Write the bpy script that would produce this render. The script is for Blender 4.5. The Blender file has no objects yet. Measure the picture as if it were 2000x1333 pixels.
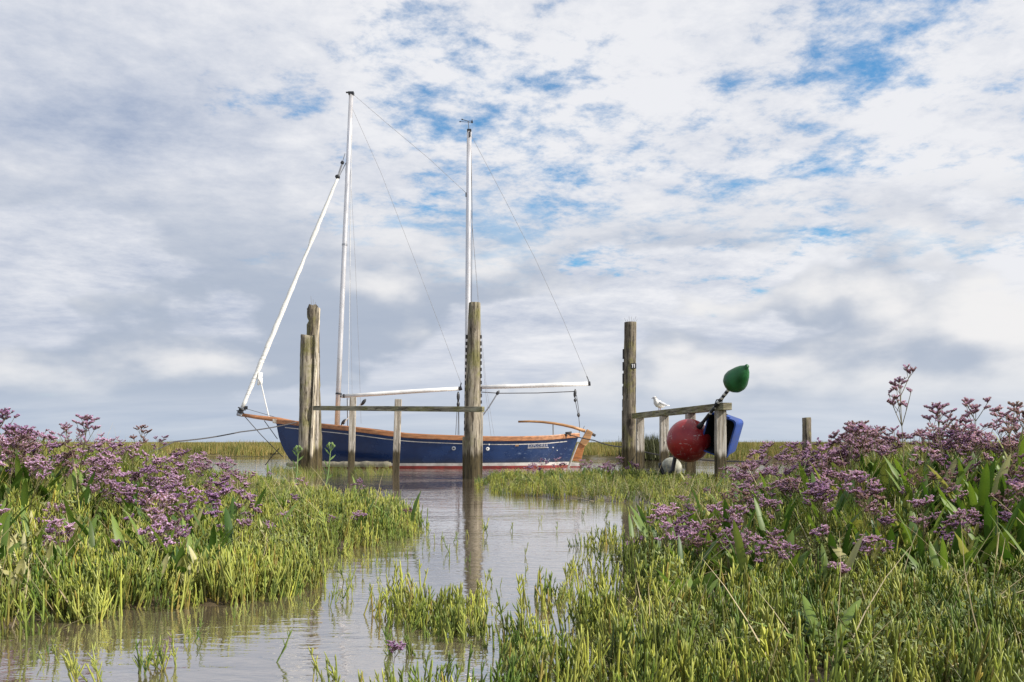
import bpy, bmesh, math, random
import numpy as np
from mathutils import Vector, Matrix, Euler

R = math.radians
random.seed(11)
rng = np.random.default_rng(7)
SC = bpy.context.scene
COL = SC.collection

# ------------------------------------------------------------------ camera
F = 1555.0            # focal length in photo pixels (28 mm on 36 mm)
H = 0.50              # eye height above the water, metres
YH = 864.0            # photo row of the horizon
cam = bpy.data.cameras.new('camera')
cam.sensor_width = 36.0
cam.lens = 36.0 * F / 2000.0
cam.shift_y = (YH - 666.5) / 2000.0
cam.clip_start = 0.05
cam.clip_end = 12000
camo = bpy.data.objects.new('camera', cam)
COL.objects.link(camo)
camo.location = (0, 0, H)
camo.rotation_euler = (R(90), 0, 0)
SC.camera = camo

# ------------------------------------------------------------------ sun
SUN = Vector((0.77, -0.30, 0.63)).normalized()
sl = bpy.data.lights.new('sun', 'SUN')
sl.energy = 5.0
sl.angle = R(0.8)
sl.color = (1.0, 0.94, 0.85)
so = bpy.data.objects.new('sun', sl)
COL.objects.link(so)
so.rotation_euler = SUN.to_track_quat('Z', 'Y').to_euler()

# ------------------------------------------------------------------ sky
class NT:
    def __init__(s, tree): s.t = tree; s.n = tree.nodes; s.l = tree.links
    def new(s, typ, **kw):
        n = s.n.new(typ)
        for k, v in kw.items(): setattr(n, k, v)
        return n
    def put(s, sock, v):
        if hasattr(v, 'is_output'): s.l.new(v, sock)
        else: sock.default_value = v
    def math(s, op, a, b=0.0, c=None, clamp=False):
        n = s.new('ShaderNodeMath', operation=op); n.use_clamp = clamp
        s.put(n.inputs[0], a); s.put(n.inputs[1], b)
        if c is not None: s.put(n.inputs[2], c)
        return n.outputs[0]
    def vmath(s, op, a, b=(0, 0, 0)):
        n = s.new('ShaderNodeVectorMath', operation=op)
        s.put(n.inputs[0], a); s.put(n.inputs[1], b)
        return n.outputs['Value'] if op in ('DOT_PRODUCT', 'LENGTH') else n.outputs[0]
    def step(s, x, a, b, lo=0.0, hi=1.0):
        n = s.new('ShaderNodeMapRange', interpolation_type='SMOOTHSTEP')
        s.put(n.inputs['Value'], x)
        s.put(n.inputs['From Min'], a); s.put(n.inputs['From Max'], b)
        s.put(n.inputs['To Min'], lo); s.put(n.inputs['To Max'], hi)
        return n.outputs[0]
    def mix(s, f, a, b, blend='MIX'):
        n = s.new('ShaderNodeMix', data_type='RGBA', blend_type=blend)
        s.put(n.inputs[0], f)
        for i, v in ((6, a), (7, b)):
            s.put(n.inputs[i], v if hasattr(v, 'is_output') else (*v, 1.0)[:4])
        return n.outputs[2]
    def noise(s, vec, scale, detail=4, rough=0.5, dist=0.0, lac=2.0, col=False):
        n = s.new('ShaderNodeTexNoise')
        if vec is not None: s.l.new(vec, n.inputs['Vector'])
        n.inputs['Scale'].default_value = scale
        n.inputs['Detail'].default_value = detail
        n.inputs['Roughness'].default_value = rough
        n.inputs['Lacunarity'].default_value = lac
        n.inputs['Distortion'].default_value = dist
        return n.outputs['Color' if col else 'Fac']
    def comb(s, x, y, z):
        n = s.new('ShaderNodeCombineXYZ')
        for i, v in enumerate((x, y, z)): s.put(n.inputs[i], v)
        return n.outputs[0]
    def sep(s, v):
        n = s.new('ShaderNodeSeparateXYZ'); s.l.new(v, n.inputs[0]); return n.outputs
    def mapping(s, v, loc=(0, 0, 0), rot=(0, 0, 0), sc=(1, 1, 1)):
        n = s.new('ShaderNodeMapping')
        s.l.new(v, n.inputs[0])
        n.inputs[1].default_value = loc; n.inputs[2].default_value = rot; n.inputs[3].default_value = sc
        return n.outputs[0]

SKY_OFF = (21.26, -27.23, 0.0)      # where in the endless cloud field we stand
LOW_OFF = (-19.93, 14.86, 0.0)
def build_sky():
    w = bpy.data.worlds.new('World'); SC.world = w; w.use_nodes = True
    t = NT(w.node_tree); t.n.clear()
    out = t.new('ShaderNodeOutputWorld'); bg = t.new('ShaderNodeBackground')
    t.l.new(bg.outputs[0], out.inputs[0])
    bg.inputs['Strength'].default_value = 0.083
    sky = t.new('ShaderNodeTexSky', sky_type='NISHITA')
    sky.sun_disc = False
    sky.sun_elevation = math.asin(SUN.z)
    sky.sun_rotation = math.atan2(SUN.x, SUN.y)
    sky.air_density = 1.3; sky.dust_density = 0.6; sky.ozone_density = 2.5
    d = t.new('ShaderNodeTexCoord').outputs['Generated']
    x, y, z = t.sep(d)
    zc = t.math('MAXIMUM', z, 0.0)
    inv = t.math('DIVIDE', 1.0, t.math('ADD', zc, 0.16))
    p = t.comb(t.math('MULTIPLY', x, inv), t.math('MULTIPLY', y, inv), 0.0)
    p = t.mapping(p, loc=SKY_OFF)
    sund = t.vmath('DOT_PRODUCT', d, tuple(SUN))
    # broken sheet of small rolls: big decides where it thins, rolls give the ripples, puff the ragged edges
    big = t.noise(p, 0.62, 2, 0.5)
    rolls = t.noise(t.mapping(p, rot=(0, 0, R(-20)), sc=(0.85, 1.3, 1)), 3.4, 3, 0.55, 0.35)
    puff = t.noise(t.mapping(p, rot=(0, 0, R(-20)), sc=(1.0, 1.1, 1)), 8.5, 10, 0.67, 0.1)
    puff = t.math('ADD', 0.5, t.math('MULTIPLY', t.math('SUBTRACT', puff, 0.5), t.step(z, 0.03, 0.20, 0.1, 1.0)))
    rolls = t.math('ADD', 0.5, t.math('MULTIPLY', t.math('SUBTRACT', rolls, 0.5), t.step(z, 0.02, 0.14, 0.1, 1.0)))
    thick = t.step(z, 0.02, 0.36, 0.24, 0.0)
    dens = t.math('ADD', t.math('MULTIPLY', big, 1.05), t.math('MULTIPLY', rolls, 0.45))
    dens = t.math('ADD', dens, t.math('MULTIPLY', puff, 0.58))
    dens = t.math('ADD', dens, thick)
    cover = t.step(dens, 0.865, 1.06)
    soft = t.noise(t.mapping(p, loc=(7.1, 3.3, 0), rot=(0, 0, R(-12)), sc=(0.7, 1.5, 1)), 1.5, 8, 0.55, 0.3)
    shade = t.math('ADD', t.math('MULTIPLY', soft, 1.0), t.math('MULTIPLY', puff, 0.75))
    shade = t.math('ADD', shade, t.math('MULTIPLY', rolls, 0.22))
    shade = t.math('ADD', shade, t.math('MULTIPLY', sund, 0.36))
    shade = t.math('MULTIPLY', t.math('SUBTRACT', shade, 0.48), 1.50, clamp=True)
    ccol = t.mix(shade, (3.55, 4.35, 6.0), (8.8, 8.9, 9.3))
    blue = t.mix(1.0, sky.outputs[0], (0.74, 1.34, 1.66), 'MULTIPLY')
    hi = t.mix(cover, blue, ccol)
    # low banks of heaped cloud seen from the side, brighter on the sunward edge
    az = t.new('ShaderNodeMath', operation='ARCTAN2'); t.l.new(x, az.inputs[0]); t.l.new(y, az.inputs[1])
    q = t.comb(az.outputs[0], t.math('MULTIPLY', z, 2.0), 0.0)
    q = t.mapping(q, loc=LOW_OFF)
    lowm = t.noise(q, 3.1, 10, 0.50, 0.12)
    lowb = t.noise(t.mapping(q, loc=(0.035, 0.065, 0)), 3.1, 6, 0.50, 0.12)
    band = t.math('MULTIPLY', t.step(z, 0.025, 0.07), t.step(z, 0.16, 0.34, 1.0, 0.0))
    lowd = t.math('MULTIPLY', t.step(lowm, 0.48, 0.535), band)
    lowlit = t.math('ADD', t.math('MULTIPLY', t.math('SUBTRACT', lowm, lowb), 5.0), t.math('MULTIPLY', sund, 0.55))
    lowlit = t.step(lowlit, -0.30, 0.62)
    lcol = t.mix(lowlit, (4.4, 5.05, 6.2), (9.2, 9.1, 9.1))
    c = t.mix(t.math('MULTIPLY', lowd, 0.9), hi, lcol)
    # pale air just above the horizon
    c = t.mix(t.step(z, -0.02, 0.12, 0.75, 0.0), c, (5.1, 5.95, 7.1))
    t.l.new(c, bg.inputs['Color'])
build_sky()

SC.view_settings.view_transform = 'Standard'
SC.view_settings.look = 'None'
SC.view_settings.exposure = 0.22
SC.view_settings.gamma = 1.0
SC.cycles.max_bounces = 6
SC.cycles.diffuse_bounces = 3
SC.cycles.glossy_bounces = 3
SC.cycles.transmission_bounces = 4
SC.cycles.transparent_max_bounces = 8

# ------------------------------------------------------------------ helpers
def P(px, py, Y):
    return Vector(((px - 1000) * Y / F, Y, H - (py - YH) * Y / F))
def G(px, py):
    Y = H * F / (py - YH)
    return ((px - 1000) * Y / F, Y)

def tag(o, label=None, cat=None, group=None, kind=None):
    if label: o['label'] = label
    if cat: o['category'] = cat
    if group: o['group'] = group
    if kind: o['kind'] = kind
    return o
def empty(name, loc, label=None, cat=None, group=None):
    o = bpy.data.objects.new(name, None)
    o.empty_display_size = 0.1
    o.location = loc
    COL.objects.link(o)
    return tag(o, label, cat, group)

class MB:
    def __init__(s): s.v = []; s.f = []; s.c = []; s.m = []; s.mat = 0
    def add(s, vs, fs, cols=None):
        o = len(s.v)
        s.v += [tuple(p) for p in vs]
        s.f += [tuple(i + o for i in f) for f in fs]
        s.m += [s.mat] * len(fs)
        s.c += list(cols) if cols is not None else [(1, 1, 1)] * len(vs)
        return s
    def tube(s, pts, rad, n=6, cap=True, cols=None, flat=1.0):
        pts = [Vector(p) for p in pts]
        k = len(pts)
        if not hasattr(rad, '__len__'): rad = [rad] * k
        vs, fs, cs = [], [], []
        t0 = (pts[1] - pts[0]).normalized()
        u = t0.orthogonal().normalized()
        for i, p in enumerate(pts):
            a = pts[max(i - 1, 0)]; b = pts[min(i + 1, k - 1)]
            t = (b - a).normalized()
            u = (u - t * u.dot(t))
            u = u.normalized() if u.length > 1e-6 else t.orthogonal().normalized()
            w = t.cross(u)
            for j in range(n):
                an = 2 * math.pi * j / n
                vs.append(p + (u * math.cos(an) + w * math.sin(an) * flat) * rad[i])
                cs.append(cols[i] if cols else (1, 1, 1))
        for i in range(k - 1):
            for j in range(n):
                fs.append((i * n + j, i * n + (j + 1) % n, (i + 1) * n + (j + 1) % n, (i + 1) * n + j))
        if cap:
            fs.append(tuple(range(n - 1, -1, -1)))
            fs.append(tuple((k - 1) * n + j for j in range(n)))
        return s.add(vs, fs, cs)
    def box(s, c, size, rot=None):
        hx, hy, hz = [q / 2 for q in size]
        vs = [Vector((x, y, z)) for x in (-hx, hx) for y in (-hy, hy) for z in (-hz, hz)]
        if rot is not None: vs = [rot @ q for q in vs]
        vs = [q + Vector(c) for q in vs]
        return s.add(vs, [(0, 1, 3, 2), (4, 6, 7, 5), (0, 4, 5, 1), (2, 3, 7, 6), (0, 2, 6, 4), (1, 5, 7, 3)])
    def beam(s, a, b, w, h, up=(0, 0, 1)):
        a = Vector(a); b = Vector(b); t = (b - a)
        L = t.length; t.normalize()
        side = t.cross(Vector(up)).normalized(); u = side.cross(t)
        M = Matrix((t, side, u)).transposed()
        return s.box((a + b) / 2, (L, w, h), M)
    def prism(s, poly, y0, y1):
        n = len(poly)
        vs = [(x, y0, z) for x, z in poly] + [(x, y1, z) for x, z in poly]
        fs = [tuple(range(n)), tuple(range(2 * n - 1, n - 1, -1))]
        fs += [(i, i + n, (i + 1) % n + n, (i + 1) % n) for i in range(n)]
        return s.add(vs, fs)
    def lathe(s, prof, axis_o, axis_d, n=16):
        axis_d = Vector(axis_d).normalized()
        return s.tube([Vector(axis_o) + axis_d * h for h, r in prof], [max(r, 1e-4) for h, r in prof], n)
    def build(s, name, mat, parent=None, origin=None, smooth=False, bevel=0.0, col=True):
        me = bpy.data.meshes.new(name)
        o = Vector(origin) if origin is not None else (parent.location.copy() if parent and parent.type == 'EMPTY' else Vector((0, 0, 0)))
        me.from_pydata([Vector(p) - o for p in s.v], [], s.f)
        mats = mat if isinstance(mat, (list, tuple)) else [mat]
        for q in mats: me.materials.append(q)
        if len(mats) > 1: me.polygons.foreach_set('material_index', s.m)
        if col and any(c != (1, 1, 1) for c in s.c):
            a = me.color_attributes.new('tint', 'FLOAT_COLOR', 'POINT')
            a.data.foreach_set('color', [q for c in s.c for q in (*c, 1.0)])
        bm = bmesh.new(); bm.from_mesh(me)
        bmesh.ops.recalc_face_normals(bm, faces=bm.faces)
        if bevel: bmesh.ops.bevel(bm, geom=list(bm.edges), offset=bevel, segments=2, affect='EDGES', profile=0.6)
        bm.to_mesh(me); bm.free()
        if smooth: me.polygons.foreach_set('use_smooth', [True] * len(me.polygons))
        ob = bpy.data.objects.new(name, me)
        COL.objects.link(ob)
        if parent: ob.parent = parent
        return ob

def link_copy(name, me, parent=None, loc=(0, 0, 0), rot=(0, 0, 0), scale=(1, 1, 1)):
    o = bpy.data.objects.new(name, me)
    COL.objects.link(o)
    o.parent = parent
    o.location = loc; o.rotation_euler = rot; o.scale = scale
    return o

# ------------------------------------------------------------------ materials
def mat(name, rough=0.6, spec=0.5, metal=0.0):
    m = bpy.data.materials.new(name); m.use_nodes = True
    t = NT(m.node_tree)
    b = t.n['Principled BSDF']
    b.inputs['Roughness'].default_value = rough
    b.inputs['Specular IOR Level'].default_value = spec
    b.inputs['Metallic'].default_value = metal
    return m, t, b
def bump(t, b, h, strength=0.4, dist=0.01):
    n = t.new('ShaderNodeBump'); n.inputs['Strength'].default_value = strength
    n.inputs['Distance'].default_value = dist
    t.l.new(h, n.inputs['Height']); t.l.new(n.outputs[0], b.inputs['Normal'])
def worldpos(t): return t.new('ShaderNodeNewGeometry').outputs['Position']
def objpos(t): return t.new('ShaderNodeTexCoord').outputs['Object']

def m_plain(name, col, rough=0.5, spec=0.5, metal=0.0, var=0.25, scale=12):
    m, t, b = mat(name, rough, spec, metal)
    n = t.noise(objpos(t), scale, 6, 0.65)
    dark = tuple(c * (1 - var) for c in col); lite = tuple(min(1, c * (1 + var * 0.6)) for c in col)
    t.l.new(t.mix(t.step(n, 0.3, 0.7), dark, lite), b.inputs['Base Color'])
    t.l.new(t.step(n, 0.3, 0.7, rough * 0.85, min(1, rough * 1.25)), b.inputs['Roughness'])
    return m

def m_oldwood(name, light=(0.42, 0.36, 0.28), dark=(0.12, 0.092, 0.065), algae=0.5, tide=0.32, horiz=False):
    m, t, b = mat(name, 0.85, 0.25)
    wp = worldpos(t)
    sc = (26, 26, 1.6) if not horiz else (2.2, 2.2, 30)
    g = t.noise(t.mapping(wp, sc=sc), 1.0, 6, 0.65, 0.4)
    g2 = t.noise(wp, 9.0, 5, 0.6)
    c = t.mix(t.step(g, 0.36, 0.62), dark, light)
    cr = t.noise(t.mapping(wp, loc=(3, 1, 2), sc=tuple(q * 1.6 for q in sc)), 1.0, 3, 0.6, 0.6)
    c = t.mix(t.step(cr, 0.56, 0.63, 0, 0.85), c, tuple(q * 0.35 for q in dark))
    c = t.mix(t.step(g2, 0.45, 0.75, 0, 0.45), c, (0.30, 0.25, 0.19))
    z = t.sep(wp)[2]
    a = t.noise(wp, 3.3, 5, 0.65, 0.3)
    am = t.step(t.math('ADD', a, t.math('MULTIPLY', t.math('SUBTRACT', g, 0.5), 0.5)), 0.62 - algae * 0.2, 0.80 - algae * 0.12)
    c = t.mix(t.math('MULTIPLY', am, 0.75), c, t.mix(g2, (0.10, 0.10, 0.025), (0.26, 0.24, 0.075)))
    # soaked, weed-stained foot below the tide mark
    zz = t.math('ADD', z, t.math('MULTIPLY', t.math('SUBTRACT', t.noise(t.mapping(wp, sc=(18, 18, 3)), 1, 4), 0.5), 0.28))
    wet = t.step(zz, tide - 0.05, tide + 0.04, 1.0, 0.0)
    c = t.mix(t.math('MULTIPLY', wet, 0.95), c, t.mix(t.step(g, 0.35, 0.65), (0.018, 0.014, 0.006), (0.085, 0.062, 0.022)))
    t.l.new(c, b.inputs['Base Color'])
    t.l.new(t.step(wet, 0, 1, 0.88, 0.6), b.inputs['Roughness'])
    bump(t, b, t.math('SUBTRACT', g, t.step(cr, 0.56, 0.63)), 0.8, 0.012)
    return m

def m_varnish(name, base=(0.34, 0.15, 0.06), rough=0.4):
    m, t, b = mat(name, rough, 0.5)
    g = t.noise(t.mapping(objpos(t), sc=(2.0, 18, 18)), 1.6, 6, 0.6, 0.3)
    n2 = t.noise(objpos(t), 5.0, 4)
    c = t.mix(t.step(g, 0.3, 0.7), tuple(q * 0.55 for q in base), tuple(q * 1.25 for q in base))
    c = t.mix(t.step(n2, 0.5, 0.75, 0, 0.4), c, (0.40, 0.24, 0.13))
    t.l.new(c, b.inputs['Base Color'])
    return m

def m_leaf(name, c1, c2, rough=0.42, trans=0.35, use_tint=True, rnd=0.5, dry=None):
    m, t, b = mat(name, rough, 0.4)
    oi = t.new('ShaderNodeObjectInfo').outputs['Random']
    n = t.noise(worldpos(t), 14.0, 3)
    f = t.math('ADD', t.math('MULTIPLY', oi, rnd), t.math('MULTIPLY', n, 1 - rnd))
    c = t.mix(t.step(f, 0.15, 0.85), c1, c2)
    if dry: c = t.mix(t.step(t.math('FRACT', t.math('MULTIPLY', oi, 7.31)), 0.82, 0.92, 0, 0.75), c, dry)
    if use_tint:
        a = t.new('ShaderNodeAttribute'); a.attribute_name = 'tint'
        c = t.mix(1.0, c, a.outputs['Color'], 'MULTIPLY')
    t.l.new(c, b.inputs['Base Color'])
    if trans:
        tr = t.new('ShaderNodeBsdfTranslucent'); t.l.new(t.mix(1.0, c, (1.25, 1.35, 0.6), 'MULTIPLY'), tr.inputs[0])
        mx = t.new('ShaderNodeMixShader'); mx.inputs[0].default_value = trans
        t.l.new(b.outputs[0], mx.inputs[1]); t.l.new(tr.outputs[0], mx.inputs[2])
        t.l.new(mx.outputs[0], t.n['Material Output'].inputs[0])
    return m

def m_hull():
    m, t, b = mat('hull_blue', 0.22, 0.5)
    op = objpos(t)
    n = t.noise(op, 2.0, 6, 0.6)
    c = t.mix(t.step(n, 0.3, 0.7), (0.004, 0.015, 0.060), (0.007, 0.028, 0.100))
    x, y, z = t.sep(op)
    # scuffed paint on the quarter, chalky bloom
    s = t.noise(t.mapping(op, sc=(7, 7, 34)), 1.0, 5, 0.75, 0.8)
    zone = t.math('MULTIPLY', t.step(x, 1.15, 1.9), t.math('MULTIPLY', t.step(z, 0.12, 0.22), t.step(z, 0.36, 0.46, 1.0, 0.0)))
    c = t.mix(t.math('MULTIPLY', t.step(s, 0.60, 0.70), t.math('MULTIPLY', zone, 0.65)), c, (0.30, 0.36, 0.46))
    s2 = t.noise(t.mapping(op, sc=(3, 3, 60)), 1.0, 4, 0.7)
    c = t.mix(t.step(s2, 0.62, 0.80, 0, 0.16), c, (0.20, 0.25, 0.34))
    gr = t.math('MULTIPLY', t.step(t.math('ADD', z, t.math('MULTIPLY', n, 0.12)), 0.13, 0.27, 1.0, 0.0), 0.5)
    c = t.mix(gr, c, (0.045, 0.045, 0.035))
    t.l.new(c, b.inputs['Base Color'])
    t.l.new(t.step(n, 0.3, 0.7, 0.16, 0.34), b.inputs['Roughness'])
    return m

def m_ball():
    m, t, b = mat('ball_red', 0.38, 0.5)
    op = objpos(t)
    n = t.noise(op, 4.0, 6, 0.6)
    c = t.mix(t.step(n, 0.3, 0.7), (0.20, 0.010, 0.014), (0.36, 0.018, 0.018))
    v = t.noise(t.mapping(op, sc=(7, 7, 22), rot=(0.3, 0.5, 0.2)), 1.3, 5, 0.7, 1.6)
    c = t.mix(t.step(v, 0.605, 0.645, 0, 0.7), c, (0.55, 0.45, 0.42))
    v2 = t.noise(t.mapping(op, sc=(34, 12, 9), rot=(0.9, 0.1, 0.7)), 1.5, 5, 0.7, 1.6)
    c = t.mix(t.step(v2, 0.63, 0.67, 0, 0.6), c, (0.50, 0.42, 0.38))
    z = t.sep(op)[2]
    c = t.mix(t.step(t.math('ADD', z, t.math('MULTIPLY', n, 0.1)), -0.12, -0.02, 0.55, 0.0), c, (0.17, 0.055, 0.025))
    t.l.new(c, b.inputs['Base Color'])
    t.l.new(t.step(v, 0.4, 0.7, 0.3, 0.55), b.inputs['Roughness'])
    return m

def m_ground():
    m, t, b = mat('marsh_mud', 0.7, 0.3)
    wp = worldpos(t)
    x, y, z = t.sep(wp)
    n = t.noise(wp, 5.0, 7, 0.65)
    n2 = t.noise(wp, 0.35, 6, 0.6)
    mud = t.mix(t.step(n, 0.3, 0.7), (0.055, 0.040, 0.024), (0.12, 0.09, 0.055))
    grs = t.mix(t.step(n, 0.35, 0.7), (0.050, 0.055, 0.016), (0.11, 0.10, 0.035))
    far = t.mix(t.step(n2, 0.35, 0.65), (0.10, 0.105, 0.030), (0.24, 0.19, 0.085))
    c = t.mix(t.step(z, 0.02, 0.12), mud, grs)
    c = t.mix(t.step(y, 20, 30), c, far)
    t.l.new(c, b.inputs['Base Color'])
    t.l.new(t.step(z, 0.0, 0.08, 0.25, 0.85), b.inputs['Roughness'])
    bump(t, b, n, 0.6, 0.03)
    return m

def m_water():
    m, t, b = mat('creek_water', 0.035, 0.5)
    b.inputs['IOR'].default_value = 1.33
    wp = worldpos(t)
    n = t.noise(wp, 0.9, 4, 0.5)
    t.l.new(t.mix(t.step(n, 0.3, 0.7), (0.115, 0.085, 0.055), (0.16, 0.125, 0.085)), b.inputs['Base Color'])
    r1 = t.noise(t.mapping(wp, sc=(5.0, 15.0, 1)), 1.0, 3, 0.5, 0.4)
    r2 = t.noise(t.mapping(wp, rot=(0, 0, 0.35), sc=(17, 40, 1)), 1.0, 2, 0.5, 0.5)
    r3 = t.noise(t.mapping(wp, rot=(0, 0, -0.2), sc=(0.9, 2.4, 1)), 1.0, 2, 0.5)
    calm = t.step(t.noise(t.mapping(wp, sc=(0.5, 0.9, 1)), 1.0, 2), 0.35, 0.65, 0.35, 1.0)
    h = t.math('ADD', t.math('MULTIPLY', r1, 0.6), t.math('MULTIPLY', r2, 0.22))
    h = t.math('ADD', t.math('MULTIPLY', h, calm), t.math('MULTIPLY', r3, 0.7))
    bump(t, b, h, 0.42, 0.013)
    # sheen added to brighten the water: extra mirror share over its plain reflection
    gl = t.new('ShaderNodeBsdfGlossy'); gl.inputs['Roughness'].default_value = 0.04; gl.inputs['Color'].default_value = (0.97, 0.96, 0.96, 1)
    t.l.new(b.inputs['Normal'].links[0].from_socket, gl.inputs['Normal'])
    mx = t.new('ShaderNodeMixShader'); mx.inputs[0].default_value = 0.50
    t.l.new(b.outputs[0], mx.inputs[1]); t.l.new(gl.outputs[0], mx.inputs[2]); t.l.new(mx.outputs[0], t.n['Material Output'].inputs[0])
    return m

M = {}
M['post'] = m_oldwood('weathered_post', (0.40, 0.345, 0.265), (0.085, 0.066, 0.046), algae=0.9, tide=0.36)
M['post_dark'] = m_oldwood('weathered_post_dark', (0.215, 0.18, 0.13), (0.05, 0.04, 0.03), 0.75, 0.42)
M['rail'] = m_oldwood('weathered_rail', (0.36, 0.33, 0.24), (0.11, 0.095, 0.06), 1.1, -1, True)
M['stake'] = m_oldwood('weathered_stake', (0.58, 0.53, 0.46), (0.27, 0.23, 0.18), 0.05, 0.38)
M['pale_strip'] = m_oldwood('lit_split_face', (0.66, 0.58, 0.44), (0.34, 0.28, 0.20), 0.12, 0.30)  # pale tone stands for sunlight on the split face
M['hull'] = m_hull()
M['varnish'] = m_varnish('varnished_gunwale', (0.36, 0.155, 0.065))
M['rudder'] = m_varnish('varnished_rudder', (0.36, 0.135, 0.040))
M['oak'] = m_varnish('oiled_oak', (0.40, 0.21, 0.085), 0.5)
M['white_paint'] = m_plain('white_paint', (0.74, 0.72, 0.69), 0.45, var=0.15, scale=6)
M['boot_white'] = m_plain('boot_top_white', (0.52, 0.48, 0.44), 0.5, var=0.35, scale=5)
M['anti_red'] = m_plain('antifoul_red', (0.23, 0.026, 0.022), 0.6, var=0.5, scale=7)
M['alu'] = m_plain('mast_alloy', (0.66, 0.64, 0.645), 0.30, metal=0.55, var=0.10, scale=3)
M['sail'] = m_plain('furled_sailcloth', (0.80, 0.78, 0.73), 0.8, var=0.12, scale=15)
M['black'] = m_plain('black_fitting', (0.018, 0.018, 0.021), 0.45, var=0.3)
M['rope'] = m_plain('dark_rope', (0.07, 0.065, 0.065), 0.85, var=0.4, scale=60)
M['rope_white'] = m_plain('white_rope', (0.72, 0.70, 0.66), 0.8, var=0.2, scale=60)
M['wire'] = m_plain('rigging_wire', (0.34, 0.33, 0.33), 0.4, metal=0.5)
M['steel'] = m_plain('steel', (0.42, 0.42, 0.43), 0.35, metal=0.8)
M['ball'] = m_ball()
M['green'] = m_plain('green_float', (0.016, 0.125, 0.034), 0.42, var=0.4, scale=8)
M['blue_tub'] = m_plain('blue_plastic', (0.010, 0.050, 0.26), 0.36, var=0.4, scale=9)
M['grey_float'] = m_plain('grey_float', (0.40, 0.40, 0.33), 0.75, var=0.5, scale=14)
M['gull_white'] = m_plain('gull_white', (0.78, 0.75, 0.71), 0.8, var=0.06)
M['gull_grey'] = m_plain('gull_grey', (0.42, 0.43, 0.46), 0.8, var=0.1)
M['gull_dark'] = m_plain('gull_dark', (0.05, 0.03, 0.025), 0.6, var=0.2)
M['gull_leg'] = m_plain('gull_leg', (0.30, 0.06, 0.04), 0.6)
M['iron'] = m_plain('rusty_iron', (0.045, 0.038, 0.036), 0.7, var=0.5, scale=30)
M['foam'] = m_plain('weathered_log', (0.20, 0.18, 0.13), 0.9, var=0.5, scale=9)
M['samphire'] = m_leaf('samphire', (0.065, 0.125, 0.022), (0.34, 0.365, 0.085), 0.42, 0.12, rnd=0.5)
M['lav_leaf'] = m_leaf('sea_lavender_leaf', (0.045, 0.095, 0.022), (0.16, 0.235, 0.055), 0.46, 0.30, rnd=0.8, dry=(0.40, 0.36, 0.20))
M['pale_leaf'] = m_leaf('yellowish_leaf', (0.34, 0.33, 0.17), (0.52, 0.49, 0.32), 0.6, 0.25, rnd=0.8)
M['stem'] = m_leaf('sea_lavender_stem', (0.085, 0.070, 0.030), (0.17, 0.14, 0.060), 0.6, 0.0, False)
M['petal'] = m_leaf('sea_lavender_petal', (0.38, 0.22, 0.43), (0.76, 0.55, 0.75), 0.7, 0.25, True, 0.4, dry=(0.36, 0.24, 0.20))
M['calyx'] = m_leaf('sea_lavender_calyx', (0.10, 0.042, 0.050), (0.26, 0.14, 0.115), 0.8, 0.10, False)
M['grass'] = m_leaf('marsh_grass', (0.11, 0.145, 0.030), (0.30, 0.28, 0.085), 0.5, 0.25, rnd=0.6)
M['straw'] = m_leaf('dry_straw', (0.36, 0.28, 0.15), (0.55, 0.45, 0.28), 0.7, 0.15, False)
M['reed'] = m_leaf('reed', (0.13, 0.14, 0.042), (0.36, 0.28, 0.11), 0.7, 0.2, rnd=0.6)
M['aster'] = m_leaf('sea_aster_green', (0.13, 0.21, 0.06), (0.22, 0.31, 0.11), 0.5, 0.2, False)

# ------------------------------------------------------------------ land
def poly_dist(x, y, poly):
    p = np.asarray(poly, float); q = np.roll(p, -1, 0)
    x = np.asarray(x, float); y = np.asarray(y, float)
    best = np.full(x.shape, 1e9); ins = np.zeros(x.shape, bool)
    for (ax, ay), (bx, by) in zip(p, q):
        dx, dy = bx - ax, by - ay
        tt = np.clip(((x - ax) * dx + (y - ay) * dy) / (dx * dx + dy * dy + 1e-12), 0, 1)
        best = np.minimum(best, np.hypot(x - ax - tt * dx, y - ay - tt * dy))
        cr = (ay > y) != (by > y)
        with np.errstate(divide='ignore', invalid='ignore'):
            xi = (bx - ax) * (y - ay) / (by - ay + 1e-15) + ax
        ins ^= cr & (x < xi)
    return np.where(ins, best, -best)
def sstep(a, b, x):
    q = np.clip((x - a) / (b - a), 0, 1); return q * q * (3 - 2 * q)

LEFT = [G(*q) for q in ((-700, 1330), (-250, 1300), (0, 1268), (150, 1218), (300, 1192), (430, 1182), (530, 1150),
        (640, 1112), (700, 1075), (790, 1046), (825, 1026), (790, 1006), (700, 986), (610, 966), (540, 951),
        (505, 939), (440, 931), (300, 931))] + [(-13, 11.6), (-13, 1.4)]
RIGHT = [G(*q) for q in ((1245, 1600), (1215, 1333), (1205, 1250), (1225, 1200), (1245, 1140), (1245, 1090), (1265, 1040),
        (1290, 1004), (1285, 984), (1150, 978), (1000, 969), (930, 953), (938, 941), (1000, 933), (1130, 927), (1250, 931),
        (1330, 935), (1450, 940), (1600, 940))] + [(14, 10.2), (14, 0.9)]
LAVL = [G(*q) for q in ((-900, 1140), (0, 1085), (250, 1060), (400, 1018), (480, 985), (560, 962), (505, 941), (440, 933), (300, 933))] + [(-13, 11.4), (-13, 2.6)]
LAVR = [G(*q) for q in ((1262, 1075), (1300, 1140), (1450, 1168), (1700, 1160), (2000, 1150), (2900, 1150))] + [(13, 3), (13, 9.8)] + [G(*q) for q in ((1600, 944), (1450, 945), (1345, 950), (1310, 985), (1275, 1020))]

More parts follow.
